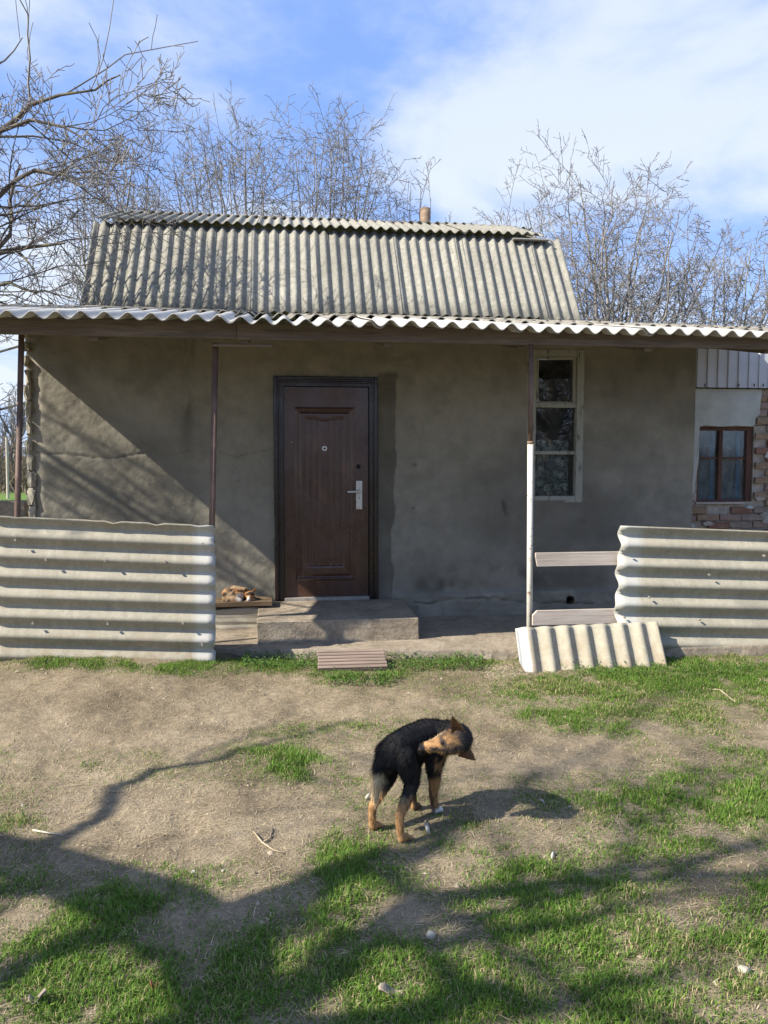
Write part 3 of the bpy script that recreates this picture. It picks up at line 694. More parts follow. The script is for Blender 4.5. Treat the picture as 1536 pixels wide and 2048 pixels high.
a = onY(1061, 884, 6.0); MB().tube([a+np.array([0, 0, .006]), a-np.array([0, 0, .016])], .0255, 12).build("collar", M['rust_flue'], canopy, True)

# ------------------------------------------------------------------ porch slab and step
def slab():
    pts = [onZ(60, 1294, LEDGE_Z), onZ(430, 1297, LEDGE_Z), onZ(700, 1299, LEDGE_Z), onZ(1035, 1300, LEDGE_Z), onZ(1300, 1296, LEDGE_Z), onZ(1560, 1290, LEDGE_Z)]
    m = MB(); rng = random.Random(8); fr = []
    for p, q in zip(pts, pts[1:]):
        n = max(2, int((q-p)[0]/.06))
        for i in range(n): fr.append(p+(q-p)*i/n)
    fr.append(pts[-1]); tops = []; bots = []; bk = []
    for p in fr:
        j = (fbm(p[0]*6, 0.0, 91, 3)-.5)*.03
        tops.append(m.bm.verts.new((p[0], p[1]+j, LEDGE_Z))); bots.append(m.bm.verts.new((p[0], p[1]+j-.012+rng.uniform(-.01, .01), -.05)))
        bk.append(m.bm.verts.new((p[0], WY+.02, LEDGE_Z+.012)))
    lip = [m.bm.verts.new((v.co.x, v.co.y-.004, LEDGE_Z-.012)) for v in tops]
    for i in range(len(fr)-1):
        m.bm.faces.new((tops[i], tops[i+1], bk[i+1], bk[i])); m.bm.faces.new((lip[i], lip[i+1], tops[i+1], tops[i])); m.bm.faces.new((bots[i], bots[i+1], lip[i+1], lip[i]))
    m.build("porch_slab", M['concrete'])
    kind(bpy.data.objects["porch_slab"], "structure")
slab()
def step():
    p = [onZ(513, 1243, STEP_Z), onZ(838, 1235, STEP_Z)]
    t = thing("concrete_step", "low concrete doorstep half in sun in front of the brown door", "step", (p[0][0]+.6, 6.8, LEDGE_Z))
    m = MB(); m.box((p[0][0], p[0][1], LEDGE_Z-.02), (p[1][0], WY-.04, STEP_Z-.002), .008)
    bmesh.ops.subdivide_edges(m.bm, edges=[e for e in m.bm.edges if e.calc_length() > .1], cuts=9, use_grid_fill=True)
    for v in m.bm.verts:
        x, y, z = v.co; v.co += Vector(((fbm(y*9, z*9, 3, 3)-.5)*.012, (fbm(x*7, z*9, 1, 3)-.5)*.014+(p[1][1]-p[0][1])*(x-p[0][0])/(p[1][0]-p[0][0])*(y < 6.9), (fbm(x*5, y*5, 2, 3)-.5)*.008))
    m.build("step_block", M['concrete'], t, True)
    m.bm = None
step()
for o in bpy.data.objects:
    if o.name == "step_block":
        for p in o.data.polygons: p.use_smooth = False

# cat's plank on the plinth
a = onY(432, 1212, 6.97); b = onY(545, 1206, 6.97)
pk = MB(); pk.box((a[0]-.55, 6.935, .300), (b[0], 7.20, .341), .004, Matrix.Rotation(-.006, 3, 'Y')).build("plank", M['dark_plank'])
tag(bpy.data.objects["plank"], "thick brown plank lying on the plinth under the sleeping cat", "plank")
MB().box((a[0]-.4, 7.0, .2825), (a[0]-.3, 7.15, .301)).build("packing_block", M['dark_plank']); 
ob = bpy.data.objects["packing_block"]; ob.parent = bpy.data.objects["plank"]
MB().box((b[0]-.14, 7.0, .2825), (b[0]-.05, 7.15, .301)).build("packing_block", M['dark_plank']).parent = bpy.data.objects["plank"]

# ------------------------------------------------------------------ corrugated fences
def band(u0, u1): return lambda U, V: np.clip(.45*(V > u0)*(V < u1)*(.75+.5*fbm(U*14, V*9, 5, 3)), 0, .9)
def chipped(U, V, Lv=None):
    e = V.max(); V2 = V-.05*np.clip(fbm(U*26, 0*U+3.3, 17, 3)-.56, 0, 1)*(V > e-.02)*1.6
    return U-.03*np.clip(fbm(V*13, 0*V+8.1, 18, 3)-.6, 0, 1)*(U > U.max()-.02)*2.2, V2
def fence(label, y, corners, lean, widthL, seed, marks, shape=None, bolts=(), boards=()):
    bl, br, tl = [onY(a, b_, y) for a, b_ in corners]
    u = Vector(br-bl); length = u.length; u.normalize(); v = Vector(tl-bl); H = v.length; v = Vector((v.x*.2, lean, v.z)).normalized()
    t = thing("slate_fence", label, "fence", (bl+br)/2, "corrugated slate fences before the porch")
    # waves run along the fence: across = up the sheet
    n = 8; me = sheet_mesh("slate_sheet", bl+np.array([0, 0, -.03]), v, -u if False else u, H+.03, length, (H+.03)/7.45, .0215, .008, 26, seed, .004, t, shape, marks, ph=.02)
    link("slate_sheet", me, M['new_slate'], t, True)
    for (px, py) in bolts:
        p = onY(px, py, y-.034); MB().tube([(p[0], p[1], p[2]), (p[0], p[1]+.02, p[2])], .009, 8).build("bolt", M['sill_metal'], t)
    for (x0, x1, ya, yb, dy, cut) in boards:
        p = onY(x0, ya, y+dy); q = onY(x1, yb, y+dy); w = .018
        pts = [(p[0], q[2]), (q[0]+.7, q[2]), (q[0]+.7, p[2]), (p[0]+cut, p[2]), (p[0], p[2]-.035 if cut > 0 else p[2])]
        if cut < 0: pts = [(p[0]-cut, q[2]), (q[0]+.7, q[2]), (q[0]+.7, p[2]), (p[0], p[2]), (p[0], p[2]-.03)]
        MB().prism(pts, y+dy, y+dy+.025).build("rail", M['grey_board'], t)
    return t
fence("cream corrugated slate fence panel left of the doorway, low enough to show the wall", 6.0,
      ((-14, 1321), (431, 1331), (-4, 1031)), .015, 1.6, 1, band(1.44, 9), chipped,
      bolts=((91, 1120), (330, 1124), (65, 1247), (366, 1247), (405, 1088), (210, 1122), (215, 1248), (404, 1290), (30, 1080)))
def ragged(U, V): return U, V + .012*np.sin(U*21)*(V < .04) - .02*np.sin(U/1.18*math.pi)*np.exp(-(V/.05)**2)
fence("cream corrugated slate fence panel right of the white post, nailed over two grey boards", 5.86,
      ((1232, 1338), (1640, 1343), (1262, 1052)), .012, 1.6, 2, band(-1, .135), ragged,
      bolts=((1300, 1195), (1420, 1330), (1250, 1100), (1420, 1150), (1530, 1112), (1250, 1235), (1400, 1240)),
      boards=((1072, 1236, 1106, 1130, .05, -.015), (1066, 1236, 1222, 1246, .05, .035)))
def leaning():
    t = thing("slate_offcut", "small cream corrugated slate offcut with broken corner leaning at the white post", "slate sheet", onY(1200, 1340, 5.6))
    bl = onY(1044, 1347, 5.60); br = onY(1333, 1331, 5.62); tl = onY(1036, 1256, 5.80)
    u = Vector(br-bl); W = u.length; u.normalize(); v = Vector(tl-bl); H = v.length; v.x *= .45; v.normalize()
    def shp(U, V):
        cut = np.clip(.11-(U)/.055*.11, 0, .11)      # broken lower left corner
        return U-.0*V, np.maximum(V, cut)+.012*np.sin(U*43)*(V > H-.02)*.6
    me = sheet_mesh("offcut_sheet", bl+np.array([-.0, 0, -.02]), u, v, W, H+.02, PIT*.985, .0215, .008, 14, 9, .003, t, shp, lambda U, V: np.clip(.6*(U < .075), 0, 1), ph=.35)
    link("offcut_sheet", me, M['new_slate'], t, True)
leaning()

# grooved deck piece set against the slab as a foot step
def deck():
    A = onZ(637, 1345, .015); B = onZ(775, 1341, .015); D = onZ(640, 1310, .088)
    t = thing("deck_step", "small grooved brown deck board step lying against the porch slab", "step", (A+B)/2)
    u = Vector((B-A)).normalized(); W = (B-A); wl = Vector(W).length; n = 6
    back = Vector((0, D[1]-A[1], .085)); sl = back.length; vdir = back.normalized(); nrm = u.cross(vdir).normalized()
    R = Matrix((u, vdir, nrm)).transposed(); rng = random.Random(2)
    for i in range(n):
        c = Vector(A)+u*(wl/2)+vdir*(sl*(i+.5)/n)+nrm*.028; e = Vector((wl/2+rng.uniform(-.003, .003), sl/n/2-.004, .010))
        MB().box(c-e, c+e, .004, R).build("slat", M['deck'], t)
    c = Vector(A)+u*(wl/2)+vdir*(sl/2)+nrm*.006; e = Vector((wl/2-.004, sl/2-.002, .012))
    MB().box(c-e, c+e, .0, R).build("base_board", M['deck'], t)
    for k in (.03, wl-.03):
        c = Vector(A)+u*k+Vector((0, back.y*.6, .0)); MB().box(c-Vector((.02, back.y*.35, .04)), c+Vector((.02, back.y*.35, .05))).build("bearer", M['deck'], t)
deck()

# ------------------------------------------------------------------ brick annex on the right
def annex():
    Y = 7.95; t = thing("brick_shed", "small brick shed with patchy pale plaster, rotten brown window and ribbed grey cladding", "shed", (5.5, Y, 0))
    X0 = 3.99; X1 = 9.2
    x = lambda px: onY(px, 900, Y)[0]; z = lambda py: onY(1450, py, Y)[2]
    wx0, wx1, wz0, wz1 = x(1398), x(1510), z(1004), z(853)
    w = MB()
    for lo, hi in (((X0, Y+.03, -.05), (wx0, Y+.3, 2.86)), ((wx1, Y+.03, -.05), (X1, Y+.3, 2.86)), ((wx0, Y+.03, -.05), (wx1, Y+.3, wz0)), ((wx0, Y+.03, wz1), (wx1, Y+.3, 2.86))): w.box(lo, hi)
    w.build("wall", M['mortar'], t)
    MB().box((X0, 11.0, 0), (X1, 11.1, 3.1)).build("rear_wall", M['dark_room'], t)
    MB().box((X1+.002, Y+.03, 0), (X1+.2, 11.1, 3.1)).build("side_wall", M['mortar'], t)
    # plaster skin with broken edge
    rng = random.Random(5)
    top = z(777); px_edge = []
    out = [(X0, top), (x(1519), top), (x(1518), z(795)), (x(1516), z(812)), (x(1516), z(828)), (x(1508), z(835)), (x(1507), z(850)), (x(1500), z(852.5)), (x(1470), z(851)), (x(1440), z(853.5)), (x(1405), z(851)), (wx0-.005, z(854)), (wx0-.008, z(880)), (wx0-.004, z(915)), (x(1395), z(935)), (x(1392), z(955)), (x(1388), z(985)), (X0, z(995))]
    MB().prism(out, Y-.012, Y+.031).build("plaster", M['annex_plaster'], t)
    # grey smears of mortar below the window
    for k in range(24):
        cx = rng.uniform(x(1380), x(1640)); cz = rng.uniform(z(1060), z(860)); 
        if cx < x(1515) and cz > z(1006): continue
        r = rng.uniform(.03, .09); n = 9
        pts = [(cx+math.cos(a)*r*rng.uniform(.6, 1.2)*1.4, cz+math.sin(a)*r*rng.uniform(.5, 1.0)*.7) for a in np.linspace(0, 2*math.pi, n, endpoint=False)]
        MB().prism(pts, Y-.006-rng.uniform(0, .006), Y+.02).build("mortar_smear", M['mortar'] if k % 3 else M['annex_plaster'], t)
    # bricks: shared meshes, one object each
    protos = []
    for k in range(8):
        m = MB(); m.box((-.122, -.0, -.0325), (.122, .035, .0325), .006)
        for v in m.bm.verts: v.co += Vector([rng.uniform(-.006, .006), rng.uniform(-.006, .006), rng.uniform(-.005, .005)])
        bmesh.ops.recalc_face_normals(m.bm, faces=m.bm.faces); me = bpy.data.meshes.new("brick"); m.bm.to_mesh(me); m.bm.free()
        me.materials.append(M['bricks'][(1, 2, 0, 1, 2, 1, 0, 3)[k]]); protos.append(me)
    H = .079; row = 0; zz = .55
    base = Vector(wloc(t))
    while zz < z(785):
        xx = X0+.13+(.13 if row % 2 else 0)
        while xx < X1-.2 and xx < 7.0:
            inwin = wx0-.10 < xx < wx1+.10 and wz0-.03 < zz < wz1+.03
            cov = xx < x(1519)-.16 and zz > z(985) and not (zz < z(835) and xx > wx1-.05)
            if not inwin and not cov and rng.random() > .06:
                o = bpy.data.objects.new("brick", rng.choice(protos)); COL.objects.link(o); o.parent = t
                o.location = Vector((xx+rng.uniform(-.006, .006), Y+rng.uniform(-.006, .006), zz+rng.uniform(-.003, .003)))-base
                o.rotation_euler = (0, rng.uniform(-.012, .012), rng.uniform(-.02, .02))
            xx += .258
        zz += H; row += 1
    # ribbed cladding above
    m = MB(); p0, p1 = X0, 8.9; cz0 = z(776); prof = []
    xq = p0; 
    while xq < p1:
        prof += [(xq, 0), (xq+.085, 0), (xq+.092, -.014), (xq+.108, -.014), (xq+.115, 0)]; xq += .115
    pv = [[m.bm.verts.new((a, Y-.045+b, q)) for a, b in prof] for q in (cz0, 2.84)]
    for i in range(len(prof)-1): m.bm.faces.new((pv[0][i], pv[0][i+1], pv[1][i+1], pv[1][i]))
    cl = m.build("cladding", M['cladding'], t)
    MB().box((X0, Y-.04, cz0-.010), (p1, Y-.015, cz0+.004)).build("cladding_rail", M['black'], t)
    for px in (1409, 1477, 1508, 1526):
        p = onY(px, 771, Y-.06); MB().tube([(p[0], Y-.065, p[2]-.012), (p[0], Y-.065, p[2]+.018)], .006, 6).build("bolt", M['black'], t)
    # window
    f = MB(); yf = Y+.05; T = .045
    for lo, hi in (((wx0, yf, wz0), (wx0+T*.7, yf+.07, wz1)), ((wx1-T*1.5, yf, wz0), (wx1, yf+.07, wz1)), ((wx0+T*.7, yf, wz1-T*.9), (wx1-T*1.5, yf+.07, wz1)), ((wx0+T*.7, yf, wz0), (wx1-T*1.5, yf+.07, wz0+.02))): f.box(lo, hi, .004)
    win = f.build("window", M['rotten'], t)
    mx = x(1446); s = MB().box((mx-.022, yf-.008, wz0+.02), (mx+.022, yf+.06, wz1-T*.9), .004); s.build("mullion", M['rotten'], win)
    zb = z(916)
    for a, b in ((wx0+T*.7, mx-.022), (mx+.022, wx1-T*1.5)):
        MB().box((a, yf+.012, zb-.010), (b, yf+.045, zb+.010), .003).build("glazing_bar", M['rotten'], win)
        for c0, c1 in ((wz0+.02, zb-.010), (zb+.010, wz1-T*.9)): MB().box((a, yf+.028, c0), (b, yf+.031, c1)).build("pane", M['dusty_glass'], win)
    for px, wd in ((1434, .042), (1486, .040)):     # blue inner casement seen through the glass
        MB().box((x(px)-wd/2, yf+.036, wz0), (x(px)+wd/2, yf+.06, wz1-.03)).build("inner_casement", M['blue_paint'], win)
    MB().box((wx0, yf+.075, wz0), (wx1, yf+.08, wz1)).build("net_curtain", plain("dusty_net", (0.36, 0.42, 0.46), .9, .6, 6, 0), win)
    MB().box((wx0-.02, Y-.01, wz0-.022), (wx1-.1, yf+.02, wz0-.002), .004).build("sill", M['grey_board'], win)
    MB().tube([(x(1505), Y-.02, z(851)), (x(1530), Y-.02, z(850)), (x(1600), Y-.02, z(846))], .005, 5).build("wire_end", M['wire'], t)
annex()

# ------------------------------------------------------------------ trees
def tubes(polys, seg):
    Vs = []; Qs = []; off = 0; ang = np.arange(seg)*2*math.pi/seg; cs, sn = np.cos(ang), np.sin(ang)
    for pts, rad in polys:
        P = np.asarray(pts, float); n = len(P); T = np.empty_like(P); T[1:-1] = P[2:]-P[:-2]; T[0] = P[1]-P[0]; T[-1] = P[-1]-P[-2]
        T /= np.maximum(np.linalg.norm(T, axis=1, keepdims=True), 1e-9)
        U = np.cross(T, (0.31, 0.17, 0.93)); l = np.linalg.norm(U, axis=1, keepdims=True); U = U/np.maximum(l, 1e-3); W = np.cross(T, U)
        R = np.asarray(rad)[:, None, None]
        V = P[:, None, :] + R*(U[:, None, :]*cs[None, :, None]+W[:, None, :]*sn[None, :, None]); Vs.append(V.reshape(-1, 3))
        i = (np.arange(n-1)[:, None]*seg+np.arange(seg)[None]); j = (np.arange(n-1)[:, None]*seg+(np.arange(seg)[None]+1) % seg)
        Qs.append(np.stack([i, j, j+seg, i+seg], -1).reshape(-1, 4)+off); off += n*seg
    return np.concatenate(Vs), np.concatenate(Qs)
def nrmz(v): return v/max(np.linalg.norm(v), 1e-9)
def grow(out, rng, p, d, Ln, r, lev, S, dens=1.0):
    n = S['n'][lev]; pts = [p]; rad = [r]; q = p; dd = d
    for i in range(n):
        dd = nrmz(dd + rng.normal(0, S['wander'][lev], 3) + np.array([0, 0, S['trop'][lev]])); q = q+dd*Ln/n; pts.append(q)
        rad.append(max(r*(1-(1-S['taper'][lev])*(i+1)/n), S['rmin']))
    out[lev].append((pts, rad)); kids(out, rng, pts, rad, Ln, lev, S, dens)
def kids(out, rng, pts, rad, Ln, lev, S, dens=1.0, start=None):
    if lev >= S['max']: return
    k = max(1, int(round(S['kids'][lev]*dens*rng.uniform(.75, 1.25)))); n = len(pts)-1
    for j in range(k):
        f = (S['start'][lev] if start is None else start); f = f+(1-f)*(j+rng.uniform(0, 1))/k
        x = f*n; i = min(int(x), n-1); p = pts[i]+(pts[i+1]-pts[i])*(x-i); base = nrmz(pts[i+1]-pts[i])
        a = math.radians(rng.uniform(*S['ang'][lev])); u = nrmz(np.cross(base, rng.normal(0, 1, 3)))
        d = nrmz(base*math.cos(a)+u*math.sin(a)); ln = Ln*S['ratio'][lev]*(1.12-.5*f)*rng.uniform(.65, 1.25)
        rr = max((rad[i]+(rad[i+1]-rad[i])*(x-i))*S['rr'][lev], S['rmin'])
        grow(out, rng, p, d, ln, rr, lev+1, S, dens)
WAL = dict(max=4, n=[5, 7, 6, 5, 3], wander=[.06, .12, .16, .20, .22], trop=[.05, .05, .05, .06, .09], taper=[.75, .25, .25, .35, .6],
           kids=[6, 9, 7, 5, 0], start=[.35, .22, .18, .2, 0], ang=[(18, 48), (28, 62), (30, 65), (35, 75), (0, 0)],
           ratio=[.85, .48, .46, .42, 0], rr=[.62, .5, .5, .55, .6], rmin=.0055)
def tree(name, label, seed, base, height, r, group, S=WAL, dens=1.0, lean=(0, 0), mats=('bark', 'twig'), limbs=None, roots=None, cat="tree"):
    rng = np.random.default_rng(seed); out = [[] for _ in range(6)]; base = np.array(base, float)
    t = thing(name, label, cat, base, group)
    grow(out, rng, np.array([base[0], base[1], base[2]-.1]), nrmz(np.array([lean[0], lean[1], 1.0])), height*.5, r, 0, S, dens)
    if limbs:
        for pts, r0, r1, lv in limbs: add_limb(out, rng, pts, r0, r1, lv, S, dens)
    finish_tree(t, out, mats); return t
def add_limb(out, rng, pts, r0, r1, lev, S, dens, start=.15):
    P = [np.array(p, float) for p in pts]; Q = []
    for a, b in zip(P, P[1:]):
        n = max(2, int(np.linalg.norm(b-a)/.35))
        for i in range(n): Q.append(a+(b-a)*i/n + rng.normal(0, .02, 3)*(1 if (Q and i) else 0))
    Q.append(P[-1]); L_ = sum(np.linalg.norm(b-a) for a, b in zip(Q, Q[1:])); rad = list(np.linspace(r0, r1, len(Q)))
    out[lev].append((Q, rad)); kids(out, rng, Q, rad, L_, lev, S, dens, start)
def finish_tree(t, out, mats):
    o = np.array(wloc(t)); th = [(0, 8), (1, 6), (2, 4)]; Vs = []; Qs = []; off = 0
    for lv, sg in th:
        if out[lev_ := lv]:
            V, Q = tubes(out[lev_], sg); Vs.append(V); Qs.append(Q+off); off += len(V)
    if Vs: link("trunk", raw("trunk", np.concatenate(Vs)-o, np.concatenate(Qs)), M[mats[0]], t, True)
    tw = out[3]+out[4]+out[5]
    if tw: V, Q = tubes(tw, 3); link("crown", raw("crown", V-o, Q), M[mats[1]], t, True)

G1 = "bare walnut trees behind the house"
def crown_tree(label, seed, px_base, d, crown, n, r, zf, dens=1.0, group=G1, name="walnut_tree"):
    """a trunk that forks low into ascending limbs whose tips fill the crown"""
    S = dict(WAL); S['wander'] = [.05, .05, .07, .09, .13]; S['trop'] = [.05, .04, .008, .0, .02]; S['kids'] = [6, 9, 6, 3, 0]; S['rmin'] = .0060
    S['ang'] = [(18, 48), (28, 66), (30, 70), (30, 75), (0, 0)]; S['ratio'] = [.85, .34, .46, .44, 0]
    rng = np.random.default_rng(seed); out = [[] for _ in range(6)]
    p = atd(px_base, 912, d); base = np.array([p[0], p[1], 0.0]); t = thing(name, label, "tree", base, group)
    fork = base+np.array([rng.normal(0, .2), rng.normal(0, .2), zf]); out[0].append(([base-np.array([0, 0, .1]), base*.5+fork*.5+rng.normal(0, .06, 3), fork], [r*1.25, r, r*.85]))
    cx, cy, rx, ry = crown
    for k in range(n):
        th = -1.35+2.7*(k+rng.uniform(.15, .85))/n; rho = rng.uniform(.72, 1.0) if k % 3 else rng.uniform(.35, .7)
        dd = d+rng.uniform(-1, 1)*rx*d/FPX*.9
        tip = atd(cx+rx*math.sin(th)*rho, cy-ry*math.cos(th)*rho, dd); v = tip-fork
        m1 = fork+v*np.array([.30, .30, .24]); m2 = fork+v*np.array([.72, .72, .60])+rng.normal(0, .12, 3)
        rr = r*rng.uniform(.20, .36); add_limb(out, rng, [fork, m1, m2, tip], rr, .010, 1, S, dens*1.02, .22)
    finish_tree(t, out, ('bark', 'twig')); return t
crown_tree("bare tree with several upright limbs above the middle of the mansard roof", 3, 450, 19, (440, 410, 120, 185), 15, .17, 2.6)
crown_tree("bare tree with rounded crown just left of the rusty chimney pipe", 8, 650, 20, (670, 420, 105, 180), 14, .15, 2.6)
crown_tree("bare thin-limbed tree rising over the left end of the roof ridge", 15, 260, 18, (235, 440, 100, 175), 13, .13, 2.2)
crown_tree("low bare sapling peeping over the ridge beside the chimney pipe", 21, 815, 21, (815, 450, 65, 95), 7, .08, 3.0, .7)
crown_tree("wide spreading bare tree right of the mansard roof, largest crown on that side", 33, 1210, 18.5, (1195, 610, 275, 255), 26, .20, 2.2, 1.15)
crown_tree("bare tree at the right edge standing behind the brick shed roof", 44, 1430, 17.5, (1475, 640, 135, 165), 13, .13, 2.6)
SPR = dict(WAL); SPR['ang'] = [(25, 65), (28, 62), (30, 65), (35, 75), (0, 0)]; SPR['start'] = [.22, .2, .18, .2, 0]; SPR['kids'] = [8, 10, 7, 5, 0]

def near_tree():
    S = dict(WAL); S['rmin'] = .005; S['kids'] = [5, 14, 9, 5, 0]; S['n'] = [5, 8, 8, 6, 3]; S['wander'] = [.06, .12, .15, .15, .2]; S['ratio'] = [.8, .40, .40, .40, 0]; S['trop'] = [.05, .02, .02, .05, .08]
    rng = np.random.default_rng(52); out = [[] for _ in range(6)]
    base = np.array([-6.6, 9.6, 0.0])
    t = thing("fruit_tree", "gnarled bare fruit tree reaching in from the left edge over the roof corner", "tree", base)
    fork = np.array([-6.2, 9.7, 2.7])
    out[0].append(([base-np.array([0, 0, .1]), base+np.array([.1, 0, .9]), np.array([-6.35, 9.7, 1.8]), fork], [.21, .18, .165, .15]))
    def Lb(pl, d0, d1, r0, r1, lv=1, dens=1.0, start=.1):
        n = len(pl); add_limb(out, rng, [fork]+[atd(a, b, d0+(d1-d0)*i/(n-1)) for i, (a, b) in enumerate(pl)], r0, r1, lv, S, dens, start)
    Lb([(-120, 560), (0, 505), (60, 494), (130, 486)], 9.6, 9.4, .085, .012, 1, .9)
    Lb([(-150, 420), (0, 262), (60, 210), (120, 190), (190, 180), (240, 150)], 9.8, 9.2, .08, .009, 2, .9)
    Lb([(-150, 330), (-40, 165), (10, 120), (45, 75)], 10.0, 10.0, .05, .007, 3, .35)
    Lb([(-100, 470), (10, 380), (70, 340), (130, 350), (175, 385)], 9.6, 9.2, .07, .008, 1, 1.0)
    Lb([(-60, 560), (20, 470), (20, 400), (40, 330)], 9.9, 10.2, .06, .015, 1, 1.0)
    Lb([(-80, 300), (60, 240), (130, 255), (185, 290)], 9.4, 9.2, .06, .008, 1, 1.0)
    Lb([(-80, 600), (20, 565), (70, 585), (120, 592)], 9.6, 9.6, .045, .008, 1, .7)
    add_limb(out, rng, [fork, fork+np.array([-.8, -.9, 1.2]), fork+np.array([-1.8, -2.2, 2.6]), fork+np.array([-2.3, -3.2, 4.2])], .11, .02, 1, S, .9)
    add_limb(out, rng, [fork, fork+np.array([.3, -1.1, 1.4]), fork+np.array([.2, -2.1, 2.9]), fork+np.array([-.4, -2.9, 4.3])], .10, .02, 1, S, .9)
    for k, (q, e) in enumerate((((.9, -2.0, 1.0), (1.3, -4.4, 1.9)), ((.4, -1.8, .9), (.3, -4.2, 2.4)), ((-.3, -2.0, .9), (-.9, -4.6, 2.2)), ((.0, -1.6, 1.6), (-.4, -3.8, 3.6)), ((.6, -1.5, 1.3), (1.0, -3.6, 3.0)), ((-.6, -1.5, 1.2), (-1.6, -3.8, 3.2)), ((.2, -1.4, .6), (.9, -4.0, 1.3)), ((-.9, -1.6, 1.4), (-2.4, -3.6, 4.2)), ((.1, -1.3, 2.0), (.5, -3.3, 4.4)))):
        add_limb(out, rng, [fork, fork+np.array(q), fork+np.array(e)], .060-.004*(k % 3), .016, 1, S, .6)
    finish_tree(t, out, ('old_bark', 'twig'))
near_tree()

def shade_tree():
    """the yard tree left of where one stands: its limbs throw the shadows across the grass"""
    S = dict(WAL); S['rmin'] = .006; S['kids'] = [5, 4, 5, 4, 0]; S['max'] = 4
    rng = np.random.default_rng(61); out = [[] for _ in range(6)]
    t = thing("yard_tree", "bare yard tree with thick crooked limbs left of the camera", "tree", (-4.6, 1.15, 0))
    def lift(px, py, z):
        g = onZ(px, py, 0.02); return g + np.array([-SUN_A, -1.0, SUN_B])*(z-.02)/SUN_B
    F = lift(455, 2085, 2.6); F2 = lift(425, 1860, 2.75)
    out[0].append(([np.array([-4.6, 1.15, -.1]), np.array([-4.5, 1.2, .8]), F*.5+np.array([-4.5, 1.2, .8])*.5, F, F2], [.24, .22, .20, .19, .16]))
    def lb(pl, r0, r1, lv=1, dens=.6, st=.25): add_limb(out, rng, [lift(*p) for p in pl], r0, r1, lv, S, dens, st)
    lb([(425, 1860, 2.75), (300, 1805, 2.9), (130, 1745, 3.1), (0, 1700, 3.3), (-200, 1640, 3.6)], .135, .09, 1, .7)
    lb([(60, 1712, 3.15), (180, 1625, 3.3), (215, 1568, 3.5), (300, 1535, 3.7), (430, 1513, 4.0), (560, 1470, 4.4), (700, 1432, 4.8)], .045, .012, 1, .3)
    lb([(425, 1850, 2.75), (560, 1800, 3.3), (720, 1735, 4.6), (850, 1690, 6.2), (1000, 1590, 8.0), (1150, 1500, 9.4)], .11, .010, 2, 1.0)
    lb([(470, 2000, 2.65), (590, 1975, 2.9), (690, 1890, 3.3), (790, 1830, 3.8), (960, 1780, 4.6), (1250, 1740, 6.0), (1536, 1690, 7.4)], .085, .02, 1, 1.0)
    lb([(435, 1900, 2.7), (300, 1850, 2.9), (170, 1880, 3.0), (0, 1965, 3.2)], .085, .05, 1, .7)
    lb([(470, 1960, 2.65), (420, 1900, 2.8), (520, 1870, 3.0), (600, 1850, 3.4)], .10, .04, 1, .6)
    lb([(700, 1885, 3.4), (900, 1880, 4.2), (1100, 1850, 5.2), (1350, 1790, 6.4), (1560, 1770, 7.4)], .05, .014, 1, 1.0)
    lb([(520, 2060, 2.6), (700, 2050, 3.0), (900, 2010, 3.8), (1150, 1990, 5.0), (1450, 1930, 6.2)], .07, .015, 1, 1.0)
    finish_tree(t, out, ('old_bark', 'twig'))
shade_tree()
LOW = dict(SPR); LOW['start'] = [.10, .1, .15, .2, 0]; LOW['kids'] = [12, 9, 6, 4, 0]
tree("walnut_tree", "bare tree standing well behind the viewer and mirrored in the window", 71, (6.95, -5.2, 0), 7.0, .14, None, S=LOW, dens=1.7)
tree("walnut_tree", "bare tree beyond the left fence whose twigs shade the plaster", 72, (-10.6, 6.3, 0), 15.0, .22, None, S=WAL, dens=.8)

# ------------------------------------------------------------------ far left: hedge, wall, wires
POP = dict(WAL); POP['ang'] = [(10, 22), (12, 25), (14, 30), (15, 30), (0, 0)]; POP['kids'] = [10, 8, 5, 3, 0]; POP['start'] = [.15, .2, .2, .2, 0]; POP['rmin'] = .008
p = atd(22, 912, 38); tree("poplar_tree", "slim upright bare tree far behind the left porch post", 81, (p[0], p[1], -.1), 6.5, .13, None, S=POP)
p = atd(-40, 912, 36); tree("hedge_shrub", "bare brown shrub at the far left end of the hedge row", 82, (p[0], p[1], -.1), 4.2, .07, "bare shrubs along the far hedge", S=SPR, mats=('far_twig', 'far_twig'), cat="shrub")
p = atd(52, 912, 33); tree("hedge_shrub", "bare reddish shrub seen between the left post and the house corner", 83, (p[0], p[1], -.1), 3.4, .06, "bare shrubs along the far hedge", S=SPR, mats=('far_twig', 'far_twig'), cat="shrub")
def undergrowth():
    rng = np.random.default_rng(90); n = 9000; x = rng.uniform(-48, -6, n); y = 40+rng.normal(0, 1.6, n)+.1*x; hgt = rng.uniform(.6, 2.6, n)*(.5+fbm(x*.4, 0*x, 4, 3))
    d = np.stack([rng.normal(0, .35, n), rng.normal(0, .35, n), np.ones(n)], 1); d /= np.linalg.norm(d, axis=1, keepdims=True)
    p0 = np.stack([x, y, 0*x-.1], 1); p1 = p0+d*hgt[:, None]; s = np.stack([rng.normal(0, 1, n), rng.normal(0, .3, n), 0*x], 1); s /= np.linalg.norm(s, axis=1, keepdims=True); s *= .022
    V = np.stack([p0-s, p0+s, p1+s*.4, p1-s*.4], 1).reshape(-1, 3)
    kind(link("undergrowth", raw("undergrowth", V, np.arange(4*n).reshape(-1, 4)), M['far_twig']), "stuff", "brown bare undergrowth along the far field edge")
undergrowth()
